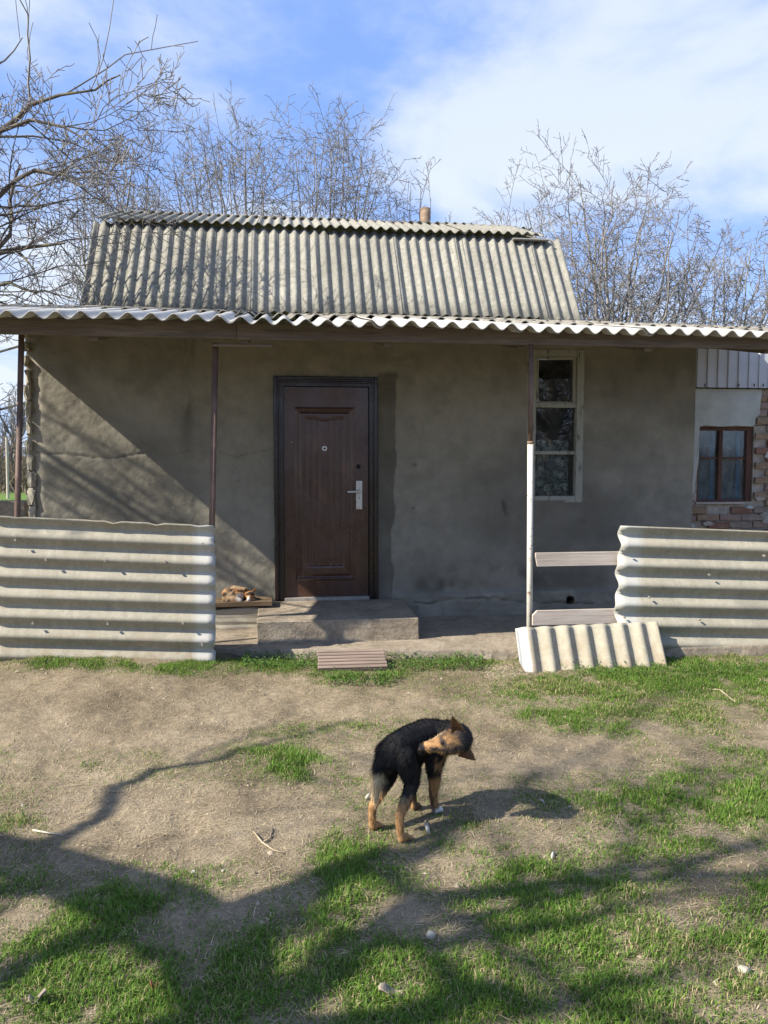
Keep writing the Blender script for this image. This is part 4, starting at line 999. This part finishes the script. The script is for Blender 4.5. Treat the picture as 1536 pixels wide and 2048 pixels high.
def added_thicket():  # unseen twigs added so the window panes mirror something dark
    rng = np.random.default_rng(91); n = 14000; x = rng.uniform(-4, 16, n); y = -10+rng.normal(0, .7, n); hgt = rng.uniform(.8, 2.4, n)*(.6+.8*fbm(x*.5, 0*x, 6, 3))
    d = np.stack([rng.normal(0, .25, n), rng.normal(0, .25, n), np.ones(n)], 1); d /= np.linalg.norm(d, axis=1, keepdims=True)
    p0 = np.stack([x, y, 0*x-.1], 1); p1 = p0+d*hgt[:, None]; s = np.stack([rng.normal(0, 1, n), rng.normal(0, .3, n), 0*x], 1); s /= np.linalg.norm(s, axis=1, keepdims=True); s *= .016
    V = np.stack([p0-s, p0+s, p1+s*.4, p1-s*.4], 1).reshape(-1, 3)
    kind(link("added_thicket", raw("added_thicket", V, np.arange(4*n).reshape(-1, 4)), M['far_twig']), "stuff", "unseen brown twigs added behind the viewer to darken the window reflection")
added_thicket()
a = onY(-160, 1010, 9.4); b = onY(50, 1002, 9.4)
lw = MB().box((a[0]-1.5, 9.4, -.1), (b[0], 9.62, b[2]), .01); tag(lw.build("low_wall", M['concrete']), "low dark concrete wall end seen beside the left porch post", "wall")
def cable(label, pts):
    P = []
    for (a, b_) in zip(pts, pts[1:]):
        for i in range(6): P.append(a+(b_-a)*i/6)
    P.append(pts[-1]); n = len(P)
    P = [p-np.array([0, 0, .25*math.sin(math.pi*i/(n-1))]) for i, p in enumerate(P)]
    tag(MB().tube(P, .011, 5).build("power_cable", M['wire']), label, "cable", "cables strung left of the house")
cable("upper dark cable strung to the top of the left house corner", [atd(-500, 745, 12), onY(57, 687, WY+.06)])
cable("lower dark cable meeting the left house corner halfway up", [atd(-500, 860, 13), onY(60, 803, WY+.06)])
q = atd(13, 912, 30); tag(MB().tube([(q[0], q[1], -.2), (q[0]+.03, q[1], 2.3)], .05, 10).build("wooden_stake", M['grey_board']), "pale wooden stake standing before the far left hedge", "post")

# ------------------------------------------------------------------ dog and cat
def body_mesh(prims, voxel, smooth):
    bm = bmesh.new()
    for pr in prims:
        if pr[0] == 'cap':
            _, p0, r0, p1, r1 = pr; p0 = Vector(p0); p1 = Vector(p1); n = max(1, int((p1-p0).length/(min(r0, r1)*.35)))
            for i in range(n+1):
                t = i/n; bmesh.ops.create_icosphere(bm, subdivisions=2, radius=r0+(r1-r0)*t, matrix=Matrix.Translation(p0.lerp(p1, t)))
        else:
            _, c, r, rot = pr
            bmesh.ops.create_icosphere(bm, subdivisions=3, radius=1.0, matrix=Matrix.Translation(Vector(c)) @ (rot.to_4x4() if rot is not None else Matrix()) @ Matrix.Diagonal((r[0], r[1], r[2], 1)))
    me = bpy.data.meshes.new("tmp"); bm.to_mesh(me); bm.free(); o = bpy.data.objects.new("tmp", me); COL.objects.link(o)
    m = o.modifiers.new("r", 'REMESH'); m.mode = 'VOXEL'; m.voxel_size = voxel
    s = o.modifiers.new("s", 'SMOOTH'); s.factor = .5; s.iterations = smooth
    dg = bpy.context.evaluated_depsgraph_get(); out = bpy.data.meshes.new_from_object(o.evaluated_get(dg)); bpy.data.objects.remove(o); bpy.data.meshes.remove(me)
    return out
def coat(me, fn):
    n = len(me.vertices); v = np.empty(n*3, np.float32); me.vertices.foreach_get("co", v); c = fn(v.reshape(-1, 3))
    at = me.attributes.new("Col", 'FLOAT_COLOR', 'POINT'); at.data.foreach_set("color", np.hstack([c, np.ones((n, 1))]).astype(np.float32).ravel())
def fur(me, n, length, width, flow, fn, rng, lift=.45):
    me.calc_loop_triangles(); T = np.empty(len(me.loop_triangles)*3, np.int32); me.loop_triangles.foreach_get("vertices", T); T = T.reshape(-1, 3)
    v = np.empty(len(me.vertices)*3, np.float32); me.vertices.foreach_get("co", v); v = v.reshape(-1, 3)
    A, B, C = v[T[:, 0]], v[T[:, 1]], v[T[:, 2]]; N = np.cross(B-A, C-A); ar = np.linalg.norm(N, axis=1); N /= np.maximum(ar[:, None], 1e-12)
    k = rng.choice(len(T), n, p=ar/ar.sum()); a = rng.random(n); b = rng.random(n); sw = a+b > 1; a[sw] = 1-a[sw]; b[sw] = 1-b[sw]
    P = A[k]+(B[k]-A[k])*a[:, None]+(C[k]-A[k])*b[:, None]; Nn = N[k]; F = flow(P); F = F-Nn*(F*Nn).sum(1, keepdims=True); F /= np.maximum(np.linalg.norm(F, axis=1, keepdims=True), 1e-6)
    D = F+Nn*lift+rng.normal(0, .22, (n, 3)); D /= np.linalg.norm(D, axis=1, keepdims=True); ln = length(P)*rng.uniform(.6, 1.3, n)
    S = np.cross(D, Nn+rng.normal(0, .3, (n, 3))); S /= np.maximum(np.linalg.norm(S, axis=1, keepdims=True), 1e-6); S *= width
    P = P-Nn*.001; Tp = P+D*ln[:, None]; Tp[:, 2] -= ln*.12
    V = np.stack([P-S, P+S, Tp], 1).reshape(-1, 3); c = fn(P)*rng.uniform(.72, 1.28, (n, 1)); c = np.repeat(c, 3, 0).reshape(n, 3, 3); c[:, 2] *= 1.15
    return raw("fur", V, None, np.arange(3*n).reshape(-1, 3), cols=c.reshape(-1, 3))
def mixc(a, b, t): return a*(1-t[:, None])+b*t[:, None]
def ear_mesh(base, tip, side, w, fold):
    b = Vector(base); t = Vector(tip); s = Vector(side).normalized()*w; n = (t-b).cross(s).normalized(); m = bmesh.new(); rows = []
    for i in range(6):
        u = i/5; c = b.lerp(t, u)+n*fold*math.sin(u*math.pi/2)*u; ww = (1-u)**.75; rows.append([m.verts.new(c+s*ww*q+n*(.010*(1-q*q))*(1-u)) for q in (-1, -.5, 0, .5, 1)])
    for a, c in zip(rows, rows[1:]):
        for k in range(4): m.faces.new((a[k], a[k+1], c[k+1], c[k]))
    me = bpy.data.meshes.new("ear"); m.to_mesh(me); m.free(); return me
def make_dog():
    hip = onZ(792, 1662, .012); H = nrmz(np.array([.72, .69, 0])); Lf = np.array([-H[1], H[0], 0.0])
    t = thing("dog", "small black and tan dog twisting its head back to its flank", "dog", (hip[0], hip[1], 0))
    FS = .82; off = hip-np.array([hip[0], hip[1], 0.0]); off[2] = float(ground_z(hip[0], hip[1]))
    W = lambda f, l, z: tuple(off + H*f*FS + Lf*l + np.array([0, 0, z]))
    gz = lambda f, l: float(ground_z(hip[0]+H[0]*f*FS+Lf[0]*l, hip[1]+H[1]*f+Lf[1]*l))-off[2]
    pr = []
    def chain(*nodes):
        for (a, ra), (b, rb) in zip(nodes, nodes[1:]): pr.append(('cap', W(*a), ra, W(*b), rb))
    chain(((-.045, 0, .335), .056), ((.0, 0, .362), .066), ((.09, 0, .366), .068), ((.18, 0, .356), .078), ((.255, -.005, .350), .084), ((.30, -.015, .352), .074))
    chain(((.14, 0, .330), .060), ((.25, 0, .322), .074), ((.29, 0, .305), .055))
    hm = nrmz(-RT*.97+np.array([0, 0, -.22])); he = np.array([0, 0, 1.0])*.90-RT*.30-np.array([FW[0], FW[1], 0])*.30; he = nrmz(he-hm*(he@hm))
    ht_ = np.cross(he, hm); ht_ = ht_ if ht_@FW < 0 else -ht_                     # muzzle, ear to ear and crown directions
    skw = np.array(W(.150, -.215, .408)); D = lambda u, e, t_: tuple(skw+hm*u+he*e+ht_*t_)
    chain(((.27, -.015, .352), .072), ((.325, -.075, .368), .060), ((.295, -.150, .384), .055), ((.23, -.200, .398), .052), ((.165, -.215, .408), .050))   # neck bends back along the right flank
    def hchain(*nodes):
        for (a, ra), (b, rb) in zip(nodes, nodes[1:]): pr.append(('cap', D(*a), ra, D(*b), rb))
    hchain(((-.015, 0, 0), .055), ((.012, 0, .002), .053), ((.045, 0, .0), .043)); hchain(((.045, 0, .004), .038), ((.080, 0, .000), .028), ((.118, 0, -.002), .024), ((.138, 0, -.001), .019))
    hchain(((.03, 0, -.022), .036), ((.08, 0, -.016), .021), ((.118, 0, -.012), .014)); hchain(((.03, .022, .012), .026), ((.05, .020, .016), .020)); hchain(((.03, -.022, .012), .026), ((.05, -.020, .016), .020))
    for s, fo in ((-1, (-.035, 0)), (1, (-.03, .01))):                                                                          # hind legs
        l = .055*s; fx, fl = fo; g = gz(-.02+fx, l*1.45)
        chain(((-.005, l*.75, .335), .055), ((.030, l, .268), .045), ((.040, l*1.1, .215), .033), ((-.03, l*1.25, .155), .025), ((-.072+fx*.3, l*1.3, .115+g*.5), .0185), ((-.052+fx, l*1.4, .06+g), .0165), ((-.040+fx, l*1.45, .022+g), .0185))
        chain(((-.040+fx, l*1.45, .020+g), .019), ((-.010+fx, l*1.45, .016+g), .018))
        for k in (-.012, 0, .012): chain(((-.008+fx, l*1.45+k, .014+g), .0105), ((.007+fx, l*1.45+k*1.25, .012+g), .0105))
    for l0, fx, fl in ((-.058, .285, -.040), (.05, .250, .055)):                                                                # front legs
        g = gz(fx, fl)
        chain(((.265, l0*.9, .305), .056), ((.235, l0, .225), .036), ((.246, l0*.9+fl*.1, .175), .026), ((fx-.022, fl, .095+g*.5), .0195), ((fx-.01, fl, .05+g), .0165), ((fx-.004, fl, .022+g), .019))
        chain(((fx-.004, fl, .020+g), .019), ((fx+.022, fl, .016+g), .018))
        for k in (-.012, 0, .012): chain(((fx+.018, fl+k, .014+g), .0105), ((fx+.030, fl+k*1.25, .012+g), .0105))
    chain(((-.085, .012, .345), .032), ((-.108, .022, .300), .027), ((-.122, .026, .240), .023), ((-.122, .030, .190), .017), ((-.118, .031, .155), .007))   # tail hangs down
    me = body_mesh(pr, .0055, 4)
    inv = np.stack([H/FS, Lf, np.array([0, 0, 1.0])])
    BLK = np.array([.014, .013, .013]); TAN = np.array([.33, .185, .078]); PALE = np.array([.56, .45, .28]); WHT = np.array([.62, .60, .57]); DK = np.array([.05, .036, .028])
    def fn(P):
        q = (np.asarray(P, float)-off)@inv.T; f, l, z = q[:, 0], q[:, 1], q[:, 2]; n = fbm(f*30+9, z*30+l*17+4, 6, 3)-.5
        c = np.tile(BLK, (len(P), 1)); n2 = fbm(f*90+3, z*60+l*50, 16, 3)-.5
        hind = (f < .075); front = (f >= .15) & (l > -.105)
        c = mixc(c, TAN, sstep(.185, .150, z+n*.05)*hind); c = mixc(c, TAN, sstep(.205, .175, z+n*.04)*front); c = c*(.8+1.1*(fbm(f*70, z*45+l*60, 23, 3)[:, None]-.3))
        c = mixc(c, PALE, (sstep(-.03, -.06, f+n*.05)*sstep(.30, .25, z)*sstep(.15, .19, z)*.9)*(f < 0))
        c = c*(1+1.3*n2[:, None])
        tail = (f < -.07) & (l > -.02) & (z < .29) & ((z > .20) | (f < -.092)*(z > .15)); c = mixc(c, PALE, tail*sstep(.29, .262, z+n*.03))
        c = mixc(c, WHT, (sstep(.045, .03, z)*(f > .2)*(l < .0)))
        bel = (f > .05) & (f < .3) & (z < .265) & (np.abs(l) < .05); c = mixc(c, DK, bel*.8)
        r = np.asarray(P, float)-skw; u = r@hm; e_ = r@he; tp = r@ht_; ds = np.linalg.norm(r-np.clip(u, -.02, .14)[:, None]*hm, axis=1)
        head = (sstep(.075, .066, ds)*(l < -.10)).astype(float); ae = np.abs(e_)
        h = np.tile(TAN, (len(P), 1)); h = h*(.65+1.1*(n[:, None]+.35)); h = mixc(h, DK*1.2, sstep(-.02, .05, n)*sstep(.11, .03, u)*.85)
        h = mixc(h, BLK*2, sstep(.016, .006, ae+n*.02)*sstep(.0, .02, tp)*sstep(.125, .10, u))               # dark stripe from brow to nose
        h = mixc(h, BLK*2, sstep(.018, .010, np.hypot(u-.05, ae-.028))*(tp > 0)*.9)                          # dark eye rims
        h = mixc(h, PALE*.9, sstep(-.004, -.02, tp)*sstep(.02, .06, u)*.7); h = mixc(h, BLK, sstep(.125, .132, u))
        h = mixc(h, BLK*2.2, sstep(.0, -.03, u+n*.06)*sstep(-.035, .0, tp))
        c = mixc(c, TAN*.8, sstep(.06, .2, n+.1)*(l < -.08)*(f > .15)*sstep(.375, .34, z))                   # tan throat
        return mixc(c, h, head*sstep(-.05, -.02, u+n*.03))
    coat(me, fn); b = link("body", me, M['fur'], t, True)
    rng = np.random.default_rng(5)
    def flow(P):
        q = (np.asarray(P, float)-off)@inv.T; F = np.tile(-H*.8+np.array([0, 0, -.6]), (len(P), 1))
        hd = (q[:, 1] < -.12) & (q[:, 2] > .3); F[hd] = -hm+np.array([0, 0, -.35]); F[q[:, 2] < .2] = np.array([0, 0, -1.0])-.3*H; return F
    def ln(P):
        q = (np.asarray(P, float)-off)@inv.T; l = np.full(len(P), .017); l[q[:, 2] < .18] = .012; l[(q[:, 0] < -.02) & (q[:, 2] > .15)] = .026; l[(q[:, 1] < -.12)] = .013; l[(q[:, 1] < -.10) & (q[:, 0] > .17) & (q[:, 2] < .365)] = .032; l[(q[:, 0] > .26) & (q[:, 1] > -.12)] = .024; l[q[:, 2] < .05] = .005; return l
    link("coat", fur(me, 34000, ln, .00085, flow, fn, rng), M['fur'], t)
    for sg, tp, wd, sd_ in ((1, D(-.012, .108, -.006), .030, RT), (-1, D(-.062, -.082, .030), .032, RT*.5+np.array([0, 0, .8]))):
        bs = np.array(D(-.022, .040*sg, .012)); em = ear_mesh(tuple(bs), tp, sd_, wd, .016)
        coat(em, lambda P: np.tile(np.array([.12, .062, .028]), (len(P), 1))); o = link("ear", em, M['fur'], t, True)
        s_ = o.modifiers.new("th", 'SOLIDIFY'); s_.thickness = .005
        link("ear_fringe", fur(em, 1400, lambda P: np.full(len(P), .014), .0009, lambda P: np.tile(np.array(tp)-bs, (len(P), 1)), lambda P: np.tile(np.array([.22, .125, .055]), (len(P), 1)), rng), M['fur'], o)
    eyem = Mat("animal_eye", .08, .6); eyem.color((.02, .012, .008))
    def ball(nm, p, r):
        m = bmesh.new(); bmesh.ops.create_icosphere(m, subdivisions=2, radius=r, matrix=Matrix.Translation(Vector(p))); em = bpy.data.meshes.new(nm); m.to_mesh(em); m.free(); link(nm, em, eyem.m, t, True)
    ball("eye", D(.052, .027, .030), .0075); ball("eye", D(.052, -.027, .030), .0075); ball("nose", D(.148, 0, .008), .0125)
make_dog()

def make_cat():
    PZ = .344; p = onY(478, 1204, 7.06); b0 = np.array([p[0], 7.06, PZ])
    t = thing("cat", "calico cat curled asleep on the plank by the door", "cat", b0)
    px = lambda x, y, dy=0.0: tuple(onY(x, y, 7.06+dy)-b0)
    pr = []
    def chain(*nodes):
        for (a, ra), (b, rb) in zip(nodes, nodes[1:]): pr.append(('cap', a, ra, b, rb))
    pr.append(('ell', px(468, 1189, .01), (.108, .085, .066), Matrix.Rotation(.10, 3, 'Y')))
    chain((px(456, 1190, -.01), .055), (px(470, 1184, .015), .060), (px(487, 1186, .01), .052), (px(495, 1189, 0), .040))
    chain((px(452, 1196, -.03), .034), (px(466, 1199, -.07), .030), (px(480, 1201, -.08), .022))          # folded haunch
    pr.append(('ell', px(500, 1190, -.055), (.040, .036, .036), None)); chain((px(499, 1194, -.075), .024), (px(497.5, 1199, -.095), .016))    # head, muzzle
    chain((px(508, 1198, -.045), .022), (px(500, 1203, -.085), .015), (px(493, 1203.5, -.09), .013))      # paw under chin
    chain((px(448, 1201, -.02), .017), (px(455, 1205, -.075), .016), (px(470, 1206, -.095), .014), (px(482, 1206, -.095), .011))                # tail round the front
    me = body_mesh(pr, .005, 3); v = np.empty(len(me.vertices)*3, np.float32); me.vertices.foreach_get("co", v); v = v.reshape(-1, 3); v[:, 2] = np.maximum(v[:, 2], 0.001); me.vertices.foreach_set("co", v.ravel())
    OR = np.array([.36, .17, .065]); BK = np.array([.035, .026, .02]); WH = np.array([.50, .46, .41]); BR = np.array([.26, .17, .095]); CR = np.array([.36, .26, .16])
    hx = px(500, 1190, -.055); nz = px(497.5, 1199, -.095); wx = px(480, 1195, -.04)
    def fn(P):
        P = np.asarray(P, float); n = fbm(P[:, 0]*14+3, P[:, 2]*15+P[:, 1]*10+7, 8, 3); c = np.tile(BR, (len(P), 1))
        s = fbm(P[:, 0]*24+40, P[:, 2]*30+P[:, 1]*12, 10, 3); c = mixc(c, OR, sstep(.44, .54, n)); c = mixc(c, CR, sstep(.55, .66, s)*.9); c = mixc(c, BK, sstep(.46, .38, s))
        d = np.hypot((P[:, 0]-wx[0])/.034, (P[:, 2]-wx[2])/.045); c = mixc(c, WH, sstep(1.2, .7, d)*(P[:, 1] < .0))
        dh = np.linalg.norm(P-np.array(hx), axis=1); hd = sstep(.055, .045, dh); hc = mixc(np.tile(OR, (len(P), 1)), BK, sstep(.45, .38, n)*(P[:, 2] > hx[2]+.005)); c = mixc(c, hc, hd)
        dn = np.linalg.norm((P-np.array(nz))*np.array([1.5, 1, .8]), axis=1); c = mixc(c, WH*1.1, sstep(.030, .018, dn)); return c
    coat(me, fn); link("body", me, M['fur'], t, True); rng = np.random.default_rng(6)
    link("coat", fur(me, 12000, lambda P: np.full(len(P), .010), .0008, lambda P: np.tile(np.array([-.8, -.1, -.5]), (len(P), 1)), fn, rng, .4), M['fur'], t)
    for x, dx in ((493, -.010), (508, .012)):
        bs = np.array(px(x, 1184, -.05)); tp = bs+np.array([dx, -.006, .034]); em = ear_mesh(tuple(bs), tuple(tp), (1, 0, 0), .017, .004); coat(em, lambda P: np.tile(OR if dx > 0 else BK*1.5, (len(P), 1))); o = link("ear", em, M['fur'], t, True)
        o.modifiers.new("th", 'SOLIDIFY').thickness = .003
make_cat()

# ------------------------------------------------------------------ grass, straw, litter
def blades(name, label, n, area, dens, hfn, wid, cfn, mat, seed, lean, flat=False):
    rng = np.random.default_rng(seed); x = rng.uniform(area[0], area[1], n); y = area[2]+(area[3]-area[2])*rng.random(n)**1.25
    k = rng.random(n) < dens(x, y); x = x[k]; y = y[k]; n = len(x); z = ground_z(x, y)-.003; h = hfn(x, y, rng)
    a = rng.uniform(0, 2*math.pi, n); D = np.stack([np.cos(a), np.sin(a), 0*a], 1); b = a+math.pi/2+rng.normal(0, .5, n); S = np.stack([np.cos(b), np.sin(b), 0*b], 1)*(wid*rng.uniform(.6, 1.3, n))[:, None]
    P = np.stack([x, y, z], 1); ln = rng.uniform(*lean, n)
    if flat:
        up = rng.uniform(.0, .22, n); Mid = P+D*(h*.5)[:, None]; Mid[:, 2] = ground_z(Mid[:, 0], Mid[:, 1])+.004+h*up*.5; Tp = P+D*h[:, None]; Tp[:, 2] = ground_z(Tp[:, 0], Tp[:, 1])+.003+h*up*.3; P[:, 2] += .005
    else:
        Mid = P+D*(h*ln*.35)[:, None]; Mid[:, 2] += h*.62; Tp = P+D*(h*ln)[:, None]; Tp[:, 2] += h*(1-.35*ln)
    V = np.stack([P-S, P+S, Mid-S*.75, Mid+S*.75, Tp], 1).reshape(-1, 3); i = np.arange(n)*5
    c = cfn(x, y, rng, n); cc = np.repeat(c, 5, 0).reshape(n, 5, 3); 
    me = raw(name, V, np.stack([i, i+1, i+3, i+2], 1), np.stack([i+2, i+3, i+4], 1), cols=cc.reshape(-1, 3))
    kind(link(name, me, mat, smooth=True), "stuff", label)
def gcol(x, y, rng, n):
    t = rng.random(n); a = np.array([.085, .180, .022]); b = np.array([.175, .285, .045]); c = mixc(np.tile(a, (n, 1)), b, t)
    dead = rng.random(n) < (.09+.28*sstep(.5, .7, fbm(x*2.3, y*2.3, 88, 3))); c[dead] = np.array([.40, .33, .18]); return c*rng.uniform(.75, 1.25, (n, 1))
def scol(x, y, rng, n): t = rng.random(n); return mixc(np.tile(np.array([.34, .27, .17]), (n, 1)), np.array([.56, .47, .30]), t)*rng.uniform(.6, 1.15, (n, 1))
inb = lambda x, y: 1.0-((y > 6.2) & (x > -1.0) & (x < 3.6))*(y > 6.15)
ghf = lambda x, y, rng: (.008+.015*fbm(x*2, y*2, 71, 2)+.015*np.clip(grass_density(x, y), 0, 1))*rng.uniform(.45, 1.35, len(x))
blades("grass", "short patchy green grass on the trodden yard", 1150000, (-2.9, 4.0, 1.55, 6.12), lambda x, y: grass_density(x, y)*.85*inb(x, y), ghf, .0017, gcol, M['grass'], 1, (.2, 1.0))
blades("dry_grass", "dry straw lying flat on the bare soil", 260000, (-2.9, 4.0, 1.55, 6.15), lambda x, y: np.clip(.25+.9*(fbm(x*1.6, y*1.6, 70, 4)-.35), .05, .9)*inb(x, y), lambda x, y, rng: rng.uniform(.010, .055, len(x)), .0011, scol, M['straw'], 2, (.5, 1), True)
blades("field_grass", "green field grass beyond the house corner", 30000, (-16, -2.4, 7.6, 30), lambda x, y: np.full(len(x), .8), lambda x, y, rng: rng.uniform(.05, .14, len(x)), .006, gcol, M['grass'], 3, (.2, .9))
def weeds():
    """broad little leaves along the slab foot"""
    rng = np.random.default_rng(12); P = []; 
    for (x0, x1, y0, y1, n) in ((485, 640, 1312, 1340, 1500), (772, 965, 1312, 1340, 1900), (650, 795, 1348, 1366, 700), (1120, 1540, 1330, 1352, 900)):
        for _ in range(n): P.append(onZ(rng.uniform(x0, x1), rng.uniform(y0, y1), .03))
    P = np.array(P); n = len(P); P[:, 2] = ground_z(P[:, 0], P[:, 1])+rng.uniform(.005, .055, n)
    a = rng.uniform(0, 2*math.pi, n); tl = rng.uniform(-.1, .9, n); ln = rng.uniform(.010, .024, n)
    D = np.stack([np.cos(a)*np.cos(tl), np.sin(a)*np.cos(tl), np.sin(tl)], 1)*ln[:, None]; S = np.stack([-np.sin(a), np.cos(a), 0*a], 1)*(ln*.32)[:, None]
    V = np.stack([P, P+D*.5+S, P+D, P+D*.5-S], 1).reshape(-1, 3); c = np.tile(np.array([.095, .175, .04]), (n, 1))*rng.uniform(.6, 1.4, (n, 1))
    kind(link("weeds", raw("weeds", V, np.arange(4*n).reshape(-1, 4), cols=np.repeat(c, 4, 0)), M['grass']), "stuff", "low green weeds along the foot of the porch slab")
weeds()
def crumbs():
    rng = np.random.default_rng(13); n = 5200; x = rng.uniform(-2.4, 3.6, n); y = 1.7+4.3*rng.random(n); s = rng.uniform(.0015, .006, n)*(1+2.2*(rng.random(n) < .03))
    q = np.array([onZ(rng.uniform(970, 1062), rng.uniform(1322, 1352), .03) for _ in range(900)]); x = np.concatenate([x, q[:, 0]]); y = np.concatenate([y, q[:, 1]]); s = np.concatenate([s, rng.uniform(.004, .010, 900)]); n = len(x)
    z = ground_z(x, y); B = np.array([[1, 0, 0], [-.5, .87, 0], [-.5, -.87, 0], [0, 0, .8]]); R = rng.uniform(.5, 1.3, (n, 4, 1))
    ang = rng.uniform(0, 6.28, n); ca, sa = np.cos(ang), np.sin(ang); Q = B[None]*R*s[:, None, None]; Vx = Q[..., 0]*ca[:, None]-Q[..., 1]*sa[:, None]; Vy = Q[..., 0]*sa[:, None]+Q[..., 1]*ca[:, None]
    V = np.stack([Vx+x[:, None], Vy+y[:, None], Q[..., 2]+z[:, None]], -1).reshape(-1, 3); i = np.arange(n)*4
    T = np.concatenate([np.stack([i, i+1, i+3], 1), np.stack([i+1, i+2, i+3], 1), np.stack([i+2, i, i+3], 1)])
    c = np.tile(np.array([.29, .24, .175]), (n, 1))*rng.uniform(.5, 1.5, (n, 1)); kind(link("soil_crumbs", raw("soil_crumbs", V, None, T, cols=np.repeat(c, 4, 0)), M['chips']), "stuff", "soil crumbs and leaf bits on the bare yard")
crumbs()
def gp(px, py, up=0.0): p = onZ(px, py, .02); return np.array([p[0], p[1], float(ground_z(p[0], p[1]))+up])
def stick(label, pts, r, mat='stick', up=.006, fork=None):
    m = MB().tube([gp(a, b, up+.004*(i % 2)) for i, (a, b) in enumerate(pts)], [r*(1-.5*i/(len(pts)-1)) for i in range(len(pts))], 6)
    if fork: m.tube([gp(a, b, up) for a, b in fork], r*.7, 5)
    tag(m.build("stick", M[mat], None, True), label, "stick", "sticks lying on the yard")
stick("pale forked twig lying on bare soil left of the dog", [(508, 1667), (524, 1688), (548, 1702), (570, 1707)], .0042, fork=[(524, 1688), (540, 1676), (545, 1653)])
stick("grey stick lying in the limb shadow near the left edge", [(65, 1650), (95, 1658), (126, 1661)], .005, 'pebble')
stick("bent straw coloured stalk on the green grass at right", [(1412, 1371), (1440, 1376), (1472, 1398)], .006)
stick("short pale stalk in the grass before the slate offcut", [(1283, 1372), (1294, 1383)], .005)
def feather(label, a, b, w):
    p = gp(*a, .012); q = gp(*b, .010); d = q-p; s = np.cross(d, (0, 0, 1.0)); s = s/np.linalg.norm(s)*w; m = bmesh.new(); n = 10; top = []; 
    for i in range(n+1):
        u = i/n; c = p+d*u+np.array([0, 0, .010*math.sin(u*math.pi)]); ww = math.sin(min(1, u*1.15+.05)*math.pi)**.6 if u < .86 else .12
        top.append([m.verts.new(c-s*ww-np.array([0, 0, .004])), m.verts.new(c), m.verts.new(c+s*ww-np.array([0, 0, .004]))])
    for x, y in zip(top, top[1:]): m.faces.new((x[0], x[1], y[1], y[0])); m.faces.new((x[1], x[2], y[2], y[1]))
    me = bpy.data.meshes.new("feather"); m.to_mesh(me); m.free(); o = link("feather", me, M['bone'], None, True); o.modifiers.new("th", 'SOLIDIFY').thickness = .0015
    tag(o, label, "feather", "white feathers on the yard")
feather("largest white feather lying under the dog between its feet", (857, 1666), (850, 1640), .009)
feather("small white feather lying behind the dog's hind leg", (731, 1592), (744, 1583), .008)
feather("tiny white feather right of the dog on brown grass", (1103, 1718), (1108, 1706), .006)
feather("white feather scrap at the far end of the dog's shadow", (1078, 1603), (1090, 1611), .006)
def stone(label, px, py, r, seed, mat='pebble', sq=.6):
    rng = random.Random(seed); m = bmesh.new(); p = gp(px, py); bmesh.ops.create_icosphere(m, subdivisions=2, radius=r)
    for v in m.verts: v.co *= rng.uniform(.82, 1.15); v.co.z *= sq; v.co += Vector((p[0], p[1], p[2]+r*sq*.5))
    me = bpy.data.meshes.new("stone"); m.to_mesh(me); m.free(); tag(link("stone", me, M[mat], None, True), label, "stone", "loose stones on the yard")
stone("tan pebble on the soil at the edge of the big limb shadow", 386, 1738, 0.0109, 1)
stone("smaller tan pebble just right of the soil edge pebble", 446, 1734, 0.0075, 2)
stone("grey upright stone chip in the grass below the dog", 861, 1873, 0.0150, 3, sq=1.0)
stone("flat pebble on bare soil right of centre", 1290, 1780, 0.0082, 4)
stone("pale stone in the bare patch at the lower right", 1488, 1935, 0.0190, 5, sq=.5)
stone("white pebble beside the middle of the bare yard", 328, 1408, 0.0082, 6, 'bone')
stone("small white crumb left of the pale grass tuft", 139, 1483, 0.0075, 7, 'bone')
stone("white crumb lying on the soil near the left edge", 45, 1603, 0.0068, 8, 'bone')
stone("white pebble right of the dog's shadow tip", 1139, 1611, 0.0082, 9, 'bone')
def leaf(label, px, py, w, h, mat, seed):
    rng = random.Random(seed); p = gp(px, py, .012); m = bmesh.new(); n = 9; rows = []
    for i in range(n+1):
        u = i/n; ww = h*math.sin(math.pi*(.06+.9*u))**.8; x = (u-.5)*w; rows.append([m.verts.new((p[0]+x, p[1]+q*ww, p[2]+.014*math.sin(u*5+seed)+.012*q*q+rng.uniform(0, .004))) for q in (-1, -.4, .3, 1)])
    for a, b in zip(rows, rows[1:]):
        for k in range(3): m.faces.new((a[k], a[k+1], b[k+1], b[k]))
    me = bpy.data.meshes.new("fallen_leaf"); m.to_mesh(me); m.free(); o = link("fallen_leaf", me, M[mat], None, True); o.modifiers.new("th", 'SOLIDIFY').thickness = .001; tag(o, label, "leaf", "fallen leaves on the grass")
leaf("large curled grey leaf near the bottom centre of the grass", 782, 1984, .075, .024, 'pale_leaf', 1)
leaf("small dark red leaf in the grass at lower left", 308, 1971, .022, .010, 'dead_leaf', 2)
leaf("pale curled leaf on the bare soil at lower left", 75, 2008, .05, .018, 'pale_leaf', 3)
